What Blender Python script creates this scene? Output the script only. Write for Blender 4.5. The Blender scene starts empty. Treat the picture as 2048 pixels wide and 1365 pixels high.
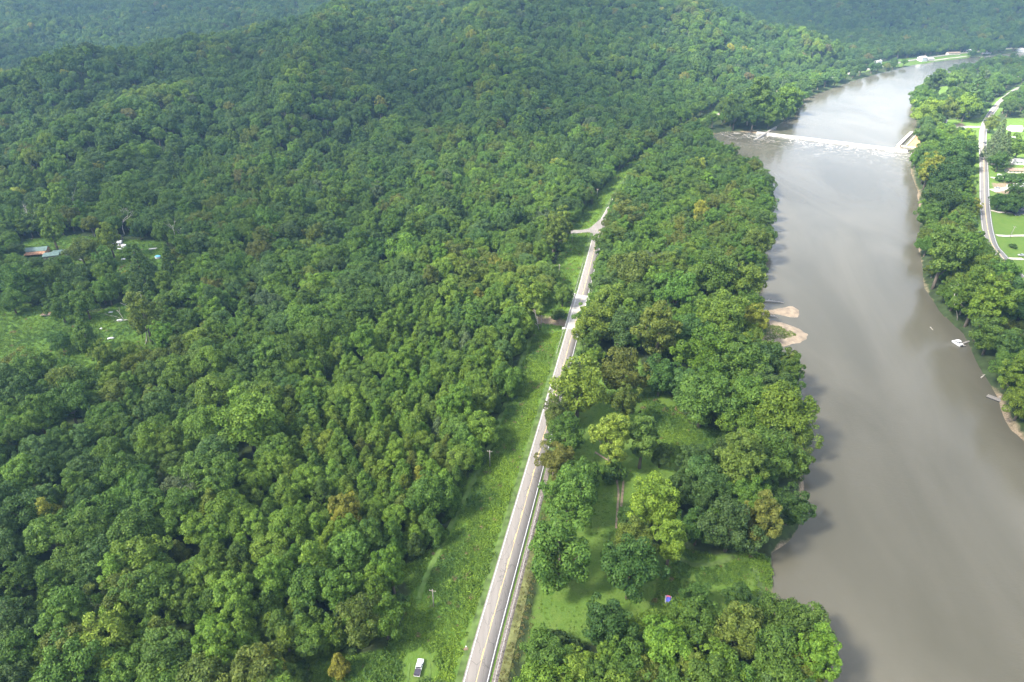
import bpy, math, random
import numpy as np
from mathutils import Vector

random.seed(7)
RNG = np.random.default_rng(7)
R = math.radians

# ------------------------------------------------------------------ camera, sky, sun, exposure
SC = bpy.context.scene
COL = SC.collection
CAM_H, FPX = 185.0, 1365.0
PITCH = math.atan((682.5 + 108.0) / FPX)
cam = bpy.data.cameras.new("camera")
cam.lens, cam.sensor_width = 24.0, 36.0
cam.clip_start, cam.clip_end = 1.0, 9000.0
cam_ob = bpy.data.objects.new("camera", cam)
COL.objects.link(cam_ob)
cam_ob.location = (0, 0, CAM_H)
cam_ob.rotation_euler = (math.pi / 2 - PITCH, 0, 0)
SC.camera = cam_ob

SUN_EL, SUN_AZ = R(46), R(-118)          # azimuth clockwise from +Y: the sun stands to the left, a little behind
SUN_STRENGTH, SKY_STRENGTH, EXPOSURE = 4.8, 0.105, 2.45
world = bpy.data.worlds.new("World")
SC.world = world
world.use_nodes = True
wn = world.node_tree.nodes
sky = wn.new("ShaderNodeTexSky")
sky.sky_type = 'NISHITA'
sky.sun_disc = False
sky.sun_elevation = SUN_EL
sky.sun_rotation = SUN_AZ
sky.air_density, sky.dust_density = 1.0, 1.0
wbg = wn["Background"]
world.node_tree.links.new(sky.outputs[0], wbg.inputs[0])
wbg.inputs[1].default_value = SKY_STRENGTH

SUN_DIR = Vector((math.sin(SUN_AZ) * math.cos(SUN_EL), math.cos(SUN_AZ) * math.cos(SUN_EL), math.sin(SUN_EL)))
sun = bpy.data.lights.new("sun", 'SUN')
sun.energy, sun.angle, sun.color = SUN_STRENGTH, R(9), (1.0, 0.95, 0.86)
sun_ob = bpy.data.objects.new("sun", sun)
COL.objects.link(sun_ob)
sun_ob.rotation_euler = (-SUN_DIR).to_track_quat('-Z', 'Y').to_euler()
sun_ob.location = (-300, -100, 600)

vs = SC.view_settings
vs.view_transform, vs.look, vs.exposure, vs.gamma, vs.use_curve_mapping = 'Standard', 'None', EXPOSURE, 1.0, False
SC.render.engine = 'CYCLES'
cy = SC.cycles
cy.use_adaptive_sampling, cy.adaptive_threshold = True, 0.02
cy.max_bounces, cy.diffuse_bounces, cy.glossy_bounces, cy.transmission_bounces = 4, 3, 2, 3
cy.transparent_max_bounces, cy.volume_bounces = 8, 0
cy.use_denoising = True
cy.denoiser, cy.denoising_input_passes, cy.denoising_prefilter = "OPENIMAGEDENOISE", "RGB_ALBEDO_NORMAL", "ACCURATE"
cy.caustics_reflective = cy.caustics_refractive = False

# ------------------------------------------------------------------ helpers
CP, SP = math.cos(PITCH), math.sin(PITCH)


def at(px, py, z=0.0):
    """Ground point seen at a pixel of the 2048x1365 photograph, on the level z."""
    xc, yc = (px - 1024) / FPX, (682.5 - py) / FPX
    dx, dy, dz = xc, CP + yc * SP, -SP + yc * CP
    t = (CAM_H - z) / -dz
    return (dx * t, dy * t)


def proj(x, y, z):
    """World -> photograph pixel, vectorised."""
    zc = y * CP + (CAM_H - z) * SP
    xc = x / zc
    yc = (y * SP - (CAM_H - z) * CP) / zc
    return 1024 + xc * FPX, 682.5 - yc * FPX, zc


def pts(lst, z=0.0):
    return [at(a, b, z) for a, b in lst]


def tag(o, label=None, cat=None, group=None, kind=None):
    if label: o["label"] = label
    if cat: o["category"] = cat
    if group: o["group"] = group
    if kind: o["kind"] = kind
    return o


def link(name, mesh, parent=None):
    o = bpy.data.objects.new(name, mesh)
    COL.objects.link(o)
    if parent is not None: o.parent = parent
    return o


def empty(name, loc, rz=0.0):
    o = bpy.data.objects.new(name, None)
    COL.objects.link(o)
    o.location, o.rotation_euler = loc, (0, 0, rz)
    o.empty_display_size = 0.3
    return o


class MB:
    """Collects boxes, tubes and prisms, then builds ONE mesh."""
    def __init__(s): s.v, s.f, s.mi = [], [], []

    def face(s, vs_, m=0):
        b = len(s.v); s.v += [tuple(v) for v in vs_]; s.f.append(tuple(range(b, b + len(vs_)))); s.mi.append(m)

    def hexa(s, c, m=0):
        b = len(s.v); s.v += [tuple(v) for v in c]
        for f in ((0, 3, 2, 1), (4, 5, 6, 7), (0, 1, 5, 4), (1, 2, 6, 5), (2, 3, 7, 6), (3, 0, 4, 7)):
            s.f.append(tuple(b + i for i in f)); s.mi.append(m)

    def box(s, x0, x1, y0, y1, z0, z1, m=0):
        s.hexa([(x0, y0, z0), (x1, y0, z0), (x1, y1, z0), (x0, y1, z0), (x0, y0, z1), (x1, y0, z1), (x1, y1, z1), (x0, y1, z1)], m)

    def prism(s, poly, axis, a0, a1, m=0):
        """poly: (u,v) points; axis 'x': (a,u,v), 'y': (u,a,v), 'z': (u,v,a)."""
        def P(u, v, a): return (a, u, v) if axis == 'x' else (u, a, v) if axis == 'y' else (u, v, a)
        n, b = len(poly), len(s.v)
        s.v += [P(u, v, a0) for u, v in poly] + [P(u, v, a1) for u, v in poly]
        s.f.append(tuple(b + i for i in reversed(range(n)))); s.mi.append(m)
        s.f.append(tuple(b + n + i for i in range(n))); s.mi.append(m)
        for i in range(n):
            j = (i + 1) % n
            s.f.append((b + i, b + j, b + n + j, b + n + i)); s.mi.append(m)

    def tube(s, path, radii, n=6, m=0, caps=True):
        path = [Vector(p) for p in path]
        rings = []
        for i, p in enumerate(path):
            d = (path[min(i + 1, len(path) - 1)] - path[max(i - 1, 0)]).normalized()
            a = d.cross(Vector((0, 0, 1)) if abs(d.z) < .9 else Vector((1, 0, 0))).normalized()
            c = d.cross(a)
            rings.append(len(s.v))
            for k in range(n):
                t = 2 * math.pi * k / n
                s.v.append(tuple(p + (a * math.cos(t) + c * math.sin(t)) * radii[i]))
        for i in range(len(path) - 1):
            for k in range(n):
                k2 = (k + 1) % n
                s.f.append((rings[i] + k, rings[i] + k2, rings[i + 1] + k2, rings[i + 1] + k)); s.mi.append(m)
        if caps:
            s.f.append(tuple(rings[0] + k for k in reversed(range(n)))); s.mi.append(m)
            s.f.append(tuple(rings[-1] + k for k in range(n))); s.mi.append(m)

    def mesh(s, name, *mats, smooth=False):
        me = bpy.data.meshes.new(name)
        me.from_pydata(s.v, [], s.f)
        for m in mats: me.materials.append(m)
        me.polygons.foreach_set("material_index", s.mi)
        if smooth: me.polygons.foreach_set("use_smooth", [True] * len(s.f))
        me.validate()
        return me

    def build(s, name, mat, parent=None, smooth=False):
        return link(name, s.mesh(name, *(mat if isinstance(mat, (list, tuple)) else (mat,)), smooth=smooth), parent)


def np_mesh(name, V, Fq, mats, smooth=False, attrs=None):
    """Fast mesh from numpy arrays (all faces with the same corner count)."""
    me = bpy.data.meshes.new(name)
    k = Fq.shape[1]
    me.vertices.add(len(V)); me.vertices.foreach_set("co", np.asarray(V, np.float32).ravel())
    me.loops.add(Fq.size); me.loops.foreach_set("vertex_index", Fq.astype(np.int32).ravel())
    me.polygons.add(len(Fq))
    me.polygons.foreach_set("loop_start", np.arange(0, Fq.size, k, dtype=np.int32))
    me.polygons.foreach_set("loop_total", np.full(len(Fq), k, np.int32))
    if smooth: me.polygons.foreach_set("use_smooth", np.ones(len(Fq), bool))
    for m in mats: me.materials.append(m)
    for nm, (dom, ty, arr) in (attrs or {}).items():
        a = me.attributes.new(nm, ty, dom)
        a.data.foreach_set("color" if ty == 'FLOAT_COLOR' else "vector" if ty == 'FLOAT_VECTOR' else "value", np.asarray(arr, np.float32 if ty != 'INT' else np.int32).ravel())
    me.update(calc_edges=True)
    return me


# ---- materials
MATS = {}


def nodes_of(name):
    m = bpy.data.materials.new(name); m.use_nodes = True
    nt = m.node_tree
    return m, nt, nt.nodes, nt.links, nt.nodes["Principled BSDF"]


def mat(name, col, rough=0.7, var=0.18, scale=2.0, spec=0.3, metal=0.0, bump=0.0, stretch=(1, 1, 1)):
    """Plain surface with mottled procedural wear."""
    if name in MATS: return MATS[name]
    m, nt, N, L, B = nodes_of(name)
    tc = N.new("ShaderNodeTexCoord"); mp = N.new("ShaderNodeMapping"); mp.inputs["Scale"].default_value = stretch
    nz = N.new("ShaderNodeTexNoise"); nz.inputs["Scale"].default_value = scale; nz.inputs["Detail"].default_value = 6
    L.new(tc.outputs["Object"], mp.inputs[0]); L.new(mp.outputs[0], nz.inputs["Vector"])
    cr = N.new("ShaderNodeValToRGB")
    cr.color_ramp.elements[0].position, cr.color_ramp.elements[1].position = .3, .7
    cr.color_ramp.elements[0].color = tuple(c * (1 - var) for c in col) + (1,)
    cr.color_ramp.elements[1].color = tuple(min(1, c * (1 + var)) for c in col) + (1,)
    L.new(nz.outputs["Fac"], cr.inputs[0]); L.new(cr.outputs[0], B.inputs["Base Color"])
    B.inputs["Roughness"].default_value, B.inputs["Metallic"].default_value = rough, metal
    B.inputs["Specular IOR Level"].default_value = spec
    if bump:
        bp = N.new("ShaderNodeBump"); bp.inputs["Strength"].default_value = bump; bp.inputs["Distance"].default_value = .05
        L.new(nz.outputs["Fac"], bp.inputs["Height"]); L.new(bp.outputs[0], B.inputs["Normal"])
    MATS[name] = m
    return m


def leaf_mat():
    """Foliage: its hue comes from the tree ('tint'), its speckle from each leaf clump ('leafv')."""
    m, nt, N, L, B = nodes_of("foliage")
    a = N.new("ShaderNodeAttribute"); a.attribute_type = 'INSTANCER'; a.attribute_name = "tint"
    v = N.new("ShaderNodeAttribute"); v.attribute_type = 'GEOMETRY'; v.attribute_name = "leafv"
    mr = N.new("ShaderNodeMapRange"); mr.inputs["To Min"].default_value, mr.inputs["To Max"].default_value = .45, 1.6
    L.new(v.outputs["Fac"], mr.inputs["Value"])
    hs = N.new("ShaderNodeHueSaturation")
    hv = N.new("ShaderNodeMapRange"); hv.inputs["To Min"].default_value, hv.inputs["To Max"].default_value = .512, .478
    L.new(v.outputs["Fac"], hv.inputs["Value"])
    L.new(hv.outputs[0], hs.inputs["Hue"]); L.new(mr.outputs[0], hs.inputs["Value"]); L.new(a.outputs["Color"], hs.inputs["Color"])
    L.new(hs.outputs[0], B.inputs["Base Color"])
    B.inputs["Roughness"].default_value = .55; B.inputs["Specular IOR Level"].default_value = .16
    tr = N.new("ShaderNodeBsdfTranslucent"); L.new(hs.outputs[0], tr.inputs["Color"])
    mx = N.new("ShaderNodeMixShader"); mx.inputs[0].default_value = .28
    L.new(B.outputs[0], mx.inputs[1]); L.new(tr.outputs[0], mx.inputs[2])
    L.new(mx.outputs[0], N["Material Output"].inputs["Surface"])
    return m


LEAF = leaf_mat()
BARK = mat("bark", (.11, .09, .07), .9, .3, 1.5, stretch=(1, 1, .2))
PALE_BARK = mat("pale_bark", (.34, .31, .27), .8, .35, .8)

# ------------------------------------------------------------------ layout of the valley (world metres; the road is level 0)
Z_FLAT, Z_DOWN, Z_UP = -1.5, -4.5, -2.6
down_left = pts([(1740, 1800), (1660, 1420), (1640, 1330), (1600, 1262), (1556, 1225), (1551, 1150), (1549, 1105), (1575, 1088), (1606, 1050), (1612, 985),
                 (1605, 930), (1622, 880), (1600, 800), (1566, 752), (1556, 712), (1520, 694), (1498, 640), (1498, 600), (1526, 562), (1520, 520),
                 (1535, 470), (1532, 430), (1556, 402), (1538, 376), (1500, 346), (1456, 320), (1416, 296), (1404, 278), (1446, 264), (1520, 266)], Z_DOWN)
down_right = pts([(1826, 318), (1818, 335), (1832, 380), (1838, 440), (1836, 500), (1846, 575), (1876, 625), (1925, 668), (1948, 722), (1990, 790),
                  (2010, 850), (2062, 900), (2200, 1000), (2300, 1420), (2400, 1800)], Z_DOWN)
up_left = pts([(1535, 266), (1570, 245), (1592, 236), (1612, 200), (1645, 186), (1700, 166), (1760, 148), (1830, 131), (1900, 121), (1990, 111), (2060, 104), (2200, 96)], Z_UP)
up_right = pts([(2200, 120), (2080, 124), (1990, 128), (1930, 137), (1875, 155), (1840, 182), (1818, 212), (1826, 240), (1830, 270), (1832, 290)], Z_UP)
RIVER = np.array(down_left + up_left + up_right + down_right)
DAM_A, DAM_B = np.array(at(1528, 265, Z_UP)), np.array(at(1812, 300, Z_UP))

road_px = [(905, 1540), (951, 1365), (983, 1245), (1063, 960), (1103, 816), (1138, 690), (1165, 590), (1183, 522), (1197, 470), (1216, 430), (1244, 382),
           (1278, 338), (1318, 300), (1360, 270), (1404, 247), (1446, 226), (1490, 204), (1550, 184), (1640, 162), (1740, 138), (1840, 118), (1930, 106), (2010, 98), (2140, 90)]
ROAD = np.array(pts(road_px))
vil_px = [(2160, 660), (2085, 600), (2030, 545), (1999, 508), (1985, 491), (1976, 462), (1971, 427), (1969, 392), (1968, 350), (1967, 315), (1965, 285), (1968, 255), (1978, 233),
          (1992, 214), (2010, 196), (2040, 176), (2090, 158)]
VROAD = np.array(pts(vil_px))
side_px = [(1197, 462), (1175, 461), (1142, 464), (1118, 462), (1090, 455)]
SIDE = np.array(pts(side_px, -.3))
CREEK = np.array(pts([(1030, 626), (1085, 634), (1128, 640), (1165, 642), (1240, 650), (1330, 640), (1420, 630), (1512, 612)], Z_FLAT))


def resample(P, step):
    P = np.asarray(P, float)
    # Catmull-Rom through the points, then even spacing
    out = []
    n = len(P)
    for i in range(n - 1):
        p0, p1, p2, p3 = P[max(i - 1, 0)], P[i], P[i + 1], P[min(i + 2, n - 1)]
        for t in np.linspace(0, 1, 12, endpoint=False):
            out.append(.5 * ((2 * p1) + (-p0 + p2) * t + (2 * p0 - 5 * p1 + 4 * p2 - p3) * t * t + (-p0 + 3 * p1 - 3 * p2 + p3) * t ** 3))
    out.append(P[-1])
    out = np.array(out)
    d = np.r_[0, np.cumsum(np.linalg.norm(np.diff(out, axis=0), axis=1))]
    s = np.arange(0, d[-1], step)
    return np.c_[np.interp(s, d, out[:, 0]), np.interp(s, d, out[:, 1])]


def seg_dist(x, y, P, closed=False, z=None):
    """Distance to a polyline (and the height carried along it)."""
    P = np.asarray(P, float)
    best = np.full(x.shape, 1e9); zz = np.zeros(x.shape)
    m = len(P) if closed else len(P) - 1
    for i in range(m):
        a, b = P[i], P[(i + 1) % len(P)]
        dx, dy = b[0] - a[0], b[1] - a[1]
        t = np.clip(((x - a[0]) * dx + (y - a[1]) * dy) / max(dx * dx + dy * dy, 1e-9), 0, 1)
        d = np.hypot(x - a[0] - t * dx, y - a[1] - t * dy)
        if z is not None:
            zz = np.where(d < best, z[i] + t * (z[(i + 1) % len(P)] - z[i]), zz)
        best = np.minimum(best, d)
    return (best, zz) if z is not None else best


def inside(x, y, P):
    P = np.asarray(P, float); r = np.zeros(x.shape, bool)
    j = len(P) - 1
    for i in range(len(P)):
        xi, yi, xj, yj = *P[i], *P[j]
        c = ((yi > y) != (yj > y)) & (x < (xj - xi) * (y - yi) / (yj - yi + 1e-12) + xi)
        r ^= c; j = i
    return r


def sd_river(x, y):
    d = seg_dist(x, y, RIVER, True)
    return np.where(inside(x, y, RIVER), -d, d)


def sstep(a, b, v):
    t = np.clip((v - a) / (b - a), 0, 1)
    return t * t * (3 - 2 * t)


def wob(x, y, s, k=0.0):
    """Cheap smooth noise in -1..1 with features about s metres across."""
    r = 0
    for i, (a, b, c) in enumerate(((1, .3, .1), (-.6, .9, 2.1), (.35, -1.2, 4.0), (1.7, 1.1, 1.3), (-1.9, .8, 5.2), (.9, 2.3, 3.3))):
        r = r + np.sin((a * x + b * y) / s * 2.1 + c + k * (i + 1) * 1.7 + 1.3 * np.sin((b * x - a * y) / s * 1.1 + k + i)) / (1 + .35 * i)
    return r / 3.2


RIDGES = [
    ([(-1500, 560, 66), (-900, 720, 56), (-566, 800, 50), (-518, 850, 60), (-399, 1000, 68), (-256, 1200, 92), (-21, 1350, 106), (254, 1420, 94), (380, 1360, 80), (504, 1300, 44), (592, 1260, 14)], .3),
    ([(-399, 1000, 66), (-338, 850, 52), (-368, 780, 50), (-403, 700, 40), (-425, 610, 16)], .33),
    ([(-256, 1200, 96), (-262, 1020, 82), (-250, 850, 60), (-232, 740, 38), (-215, 610, 4)], .33),
    ([(-21, 1350, 108), (-60, 1130, 88), (-45, 950, 62), (-30, 800, 34), (-20, 680, 4)], .33),
    ([(140, 1400, 100), (120, 1200, 72), (105, 1040, 42), (95, 900, 8)], .33),
    ([(300, 1400, 94), (300, 1230, 66), (290, 1110, 26)], .33),
    ([(-2600, 1750, 120), (-1277, 1950, 86), (-700, 1900, 78), (-400, 2000, 96), (300, 2150, 92), (900, 2300, 60)], .13),
    ([(-1277, 1950, 84), (-1000, 1500, 48), (-900, 1250, 20)], .2),
    ([(-650, 1920, 78), (-520, 1560, 52), (-500, 1350, 30)], .2),
    ([(560, 2250, 70), (760, 2020, 88), (1000, 1960, 100), (1400, 1900, 104), (2200, 1750, 110), (3200, 1500, 110)], .27),
    ([(900, 1980, 96), (850, 1800, 52), (830, 1680, 20)], .24),
    ([(1250, 1930, 100), (1230, 1760, 50), (1220, 1640, 14)], .24),
    ([(900, 500, 0), (1000, 700, 40), (1250, 1000, 60), (1700, 1200, 80)], .2),
]


def terrain(x, y):
    x, y = np.asarray(x, float), np.asarray(y, float)
    k = 7.0
    s = np.ones(x.shape)
    for P, slope in RIDGES:
        P = np.array(P, float)
        d, z = seg_dist(x, y, P[:, :2], z=P[:, 2])
        s = s + np.exp(np.clip((z - slope * d + 12 * wob(x, y, 95)) / k, -30, 40))
    hill = k * np.log(s)
    sd = sd_river(x, y)
    dr = seg_dist(x, y, ROAD); dv = seg_dist(x, y, VROAD)
    hill = hill * sstep(6, 90, sd) * sstep(8, 60, dr) * sstep(5, 120, dv)
    z = Z_FLAT + .35 * wob(x, y, 26) + hill
    emb = 1 - sstep(5.0, 13.0, dr)
    z = z * (1 - emb) + (-.22) * emb
    emb = 1 - sstep(4.5, 10, dv)
    z = z * (1 - emb) + (-.35) * emb
    ds = seg_dist(x, y, SIDE)
    emb = 1 - sstep(2.5, 7, ds)
    z = z * (1 - emb) + (-.6) * emb
    # river banks and bed
    lvl = np.where((x - DAM_A[0]) * (DAM_B[1] - DAM_A[1]) - (y - DAM_A[1]) * (DAM_B[0] - DAM_A[0]) < 0, Z_UP, Z_DOWN)
    bank = sstep(-3, 7 + 2 * wob(x, y, 15), sd)
    z = np.where(sd < 12, (lvl - 1.6) * (1 - bank) + z * bank, z)
    # the creek under the bridge
    dc = seg_dist(x, y, CREEK) + 1.2 * wob(x, y, 9)
    c = 1 - sstep(3.5, 9.0, dc)
    z = np.where(sd > 0, z * (1 - c) + (-4.9) * c, z)
    return z


# ---- the ground sheet: a fan of rows, fine near the photograph's foreground, reaching past the hills
NR, NC = 420, 520
row = np.concatenate([np.linspace(-700, 60, 30, endpoint=False), 60 + (np.linspace(0, 1, NR - 30) ** 1.55) * 3600])
tt = np.linspace(-1.35, 1.35, NC)
GY = np.repeat(row[:, None], NC, 1)
GX = (np.maximum(GY, 0) + 420) * tt[None, :]
GZ = terrain(GX, GY)


def hm(x, y):
    """Height of the ground sheet itself."""
    x, y = np.asarray(x, float), np.asarray(y, float)
    r = np.clip(np.interp(y, row, np.arange(NR)), 0, NR - 1.001)
    c = np.clip((x / (np.maximum(y, 0) + 420) - tt[0]) / (tt[1] - tt[0]), 0, NC - 1.001)
    i, j = r.astype(int), c.astype(int); a, b = r - i, c - j
    return (GZ[i, j] * (1 - a) * (1 - b) + GZ[i + 1, j] * a * (1 - b) + GZ[i, j + 1] * (1 - a) * b + GZ[i + 1, j + 1] * a * b)


# clearings: ground polygons given by what the photograph shows of their edges
zf = Z_FLAT
VERGE = pts([(560, 1480), (600, 1365), (640, 1300), (700, 1310), (770, 1302), (805, 1250), (822, 1180), (790, 1140), (840, 1118), (890, 1080), (915, 1020), (935, 965), (975, 890),
             (1008, 815), (1030, 750), (1048, 694), (1068, 655), (1080, 610), (1100, 560), (1122, 500), (1140, 452), (1165, 425), (1195, 388), (1230, 350), (1275, 312), (1320, 282), (1372, 250), (1420, 226), (1452, 208),
             (1470, 214), (1404, 256), (1330, 300), (1260, 370), (1216, 436), (1190, 500), (1165, 590), (1103, 816), (951, 1365), (905, 1480)], zf)
VIL = pts([(2012, 530), (1995, 480), (1984, 430), (1982, 380), (1984, 330), (1982, 280), (1992, 250), (2016, 236), (2085, 240), (2110, 330), (2120, 430), (2140, 540), (2080, 560)], zf)
MEADOW = pts([(-120, 752), (-120, 612), (40, 606), (120, 622), (195, 626), (255, 598), (310, 622), (335, 680), (300, 738), (200, 750), (60, 756)], zf)
YARD = pts([(38, 535), (50, 478), (150, 468), (230, 476), (330, 480), (350, 535), (310, 566), (200, 552), (140, 556), (90, 562)], zf + 1)
LAWN = pts([(1104, 1240), (1140, 1120), (1150, 1040), (1195, 985), (1235, 965), (1250, 1000), (1232, 1080), (1190, 1140), (1180, 1230), (1150, 1330)], zf)
LAWN2 = pts([(1300, 1220), (1330, 1130), (1350, 1095), (1440, 1115), (1500, 1100), (1540, 1105), (1548, 1160), (1552, 1225), (1500, 1250), (1440, 1210), (1380, 1235)], zf)
LAWN3 = pts([(1285, 820), (1280, 740), (1300, 730), (1340, 790), (1380, 850), (1450, 865), (1470, 905), (1400, 945), (1350, 925), (1300, 900)], zf)
PATHS = pts([(1290, 1000), (1235, 965), (1190, 905), (1215, 890), (1262, 900), (1270, 960)], zf)
PAD = pts([(790, 1440), (800, 1345), (808, 1310), (838, 1298), (870, 1310), (878, 1345), (865, 1440)], zf)
VLAWNS = [pts(q, zf) for q in ([(1870, 200), (1868, 178), (1890, 172), (1918, 174), (1916, 196)], [(1868, 282), (1870, 240), (1960, 238), (1950, 268), (1905, 276)],
                              [(1740, 128), (1800, 118), (1900, 110), (1940, 108), (1940, 116), (1860, 126), (1780, 136)])]
DRIVES = [pts(q, zf) for q in ([(1880, 262), (1885, 248), (1930, 247), (1926, 266)], [(1985, 385), (1984, 366), (2030, 362), (2060, 372), (2060, 388), (2010, 392)])]


NOFILL = pts([(1040, 1330), (1085, 1120), (1085, 1000), (1115, 830), (1150, 745), (1270, 715), (1300, 735), (1330, 790), (1375, 870), (1300, 900), (1360, 925), (1330, 1030), (1300, 1080), (1350, 1095),
              (1440, 1110), (1545, 1100), (1560, 1262), (1440, 1278), (1300, 1285), (1180, 1290), (1060, 1310)], zf)


def poly_soft(x, y, P, w):
    d = seg_dist(x, y, P, True)
    return sstep(-w, w, np.where(inside(x, y, P), d, -d))


def build_ground():
    fx, fy = GX.ravel(), GY.ravel()
    sd = sd_river(fx, fy)
    rough = np.maximum(poly_soft(fx, fy, VERGE, 3), np.maximum(poly_soft(fx, fy, YARD, 5), .9 * poly_soft(fx, fy, MEADOW, 4)))
    lawn = np.zeros(fx.shape)
    for P in (LAWN, LAWN2, LAWN3, VIL, PATHS, PAD, *VLAWNS): lawn = np.maximum(lawn, poly_soft(fx, fy, P, 2.5))
    lawn = np.maximum(lawn, .85 * poly_soft(fx, fy, NOFILL, 3))
    dr, dv = seg_dist(fx, fy, ROAD), seg_dist(fx, fy, VROAD)
    lawn = np.maximum(lawn, 1 - sstep(5.5, 8, dr)); lawn = np.maximum(lawn, 1 - sstep(5, 12, dv))
    sand = (1 - sstep(.5, 4.0 + 3.0 * wob(fx, fy, 30), sd)) * np.clip(.72 + .6 * wob(fx, fy, 38, 2), 0, .9)
    dc = seg_dist(fx, fy, CREEK)
    sand = np.maximum(sand, .8 * (1 - sstep(3, 8, dc)))
    for P in DRIVES: sand = np.maximum(sand, .75 * poly_soft(fx, fy, P, 1.5))
    cover = np.c_[rough, lawn, sand, np.ones(len(fx))]
    idx = np.arange(NR * NC).reshape(NR, NC)
    Fq = np.stack([idx[:-1, :-1], idx[:-1, 1:], idx[1:, 1:], idx[1:, :-1]], -1).reshape(-1, 4)
    m, nt, N, L, B = nodes_of("ground")
    at_ = N.new("ShaderNodeAttribute"); at_.attribute_name = "cover"
    sep = N.new("ShaderNodeSeparateColor"); L.new(at_.outputs["Color"], sep.inputs[0])
    tc = N.new("ShaderNodeTexCoord")

    def noise(sc, det=5):
        n = N.new("ShaderNodeTexNoise"); n.inputs["Scale"].default_value = sc; n.inputs["Detail"].default_value = det
        L.new(tc.outputs["Object"], n.inputs["Vector"]); return n.outputs["Fac"]

    def ramp(fac, a, b, lo=.35, hi=.65):
        r = N.new("ShaderNodeValToRGB"); r.color_ramp.elements[0].position, r.color_ramp.elements[1].position = lo, hi
        r.color_ramp.elements[0].color, r.color_ramp.elements[1].color = a + (1,), b + (1,)
        L.new(fac, r.inputs[0]); return r.outputs[0]

    def mix(f, a, b):
        x = N.new("ShaderNodeMix"); x.data_type = 'RGBA'
        L.new(f, x.inputs["Factor"]); L.new(a, x.inputs["A"]); L.new(b, x.inputs["B"]); return x.outputs["Result"]

    def edge(ch, nz, amt=.5):
        a = N.new("ShaderNodeMath"); a.operation = 'MULTIPLY_ADD'; L.new(nz, a.inputs[0]); a.inputs[1].default_value = amt; a.inputs[2].default_value = -amt / 2
        b = N.new("ShaderNodeMath"); b.operation = 'ADD'; L.new(ch, b.inputs[0]); L.new(a.outputs[0], b.inputs[1])
        c = N.new("ShaderNodeMapRange"); c.inputs["From Min"].default_value, c.inputs["From Max"].default_value = .35, .65
        L.new(b.outputs[0], c.inputs["Value"]); return c.outputs[0]
    fine, mid_, big = noise(1.4), noise(.25), noise(.045)
    floor_ = ramp(mid_, (.022, .030, .012), (.040, .060, .020))
    weeds = mix(mid_, ramp(fine, (.040, .085, .014), (.085, .150, .022)), ramp(big, (.055, .110, .016), (.100, .165, .024)))
    lawn_c = mix(big, ramp(fine, (.058, .108, .018), (.096, .156, .026)), ramp(mid_, (.068, .122, .020), (.115, .145, .036), .4, .8))
    sand_c = ramp(fine, (.13, .098, .062), (.24, .19, .13))
    c = mix(edge(sep.outputs[0], mid_), floor_, weeds)
    c = mix(edge(sep.outputs[1], mid_), c, lawn_c)
    c = mix(edge(sep.outputs[2], mid_, .7), c, sand_c)
    L.new(c, B.inputs["Base Color"]); B.inputs["Roughness"].default_value = .95; B.inputs["Specular IOR Level"].default_value = .1
    bp = N.new("ShaderNodeBump"); bp.inputs["Strength"].default_value = .5; bp.inputs["Distance"].default_value = .3
    L.new(fine, bp.inputs["Height"]); L.new(bp.outputs[0], B.inputs["Normal"])
    me = np_mesh("ground", np.c_[fx, fy, GZ.ravel()], Fq, [m], True, {"cover": ('POINT', 'FLOAT_COLOR', cover)})
    o = link("ground", me); tag(o, kind="structure"); return o


ground = build_ground()


# ---- water: the pool above the dam and the reach below it
def dam_side(x, y):      # > 0 downstream, metres
    n = np.array([DAM_B[1] - DAM_A[1], -(DAM_B[0] - DAM_A[0])]); n /= np.linalg.norm(n)
    s = (x - DAM_A[0]) * n[0] + (y - DAM_A[1]) * n[1]
    return s if n[1] < 0 else -s


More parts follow.
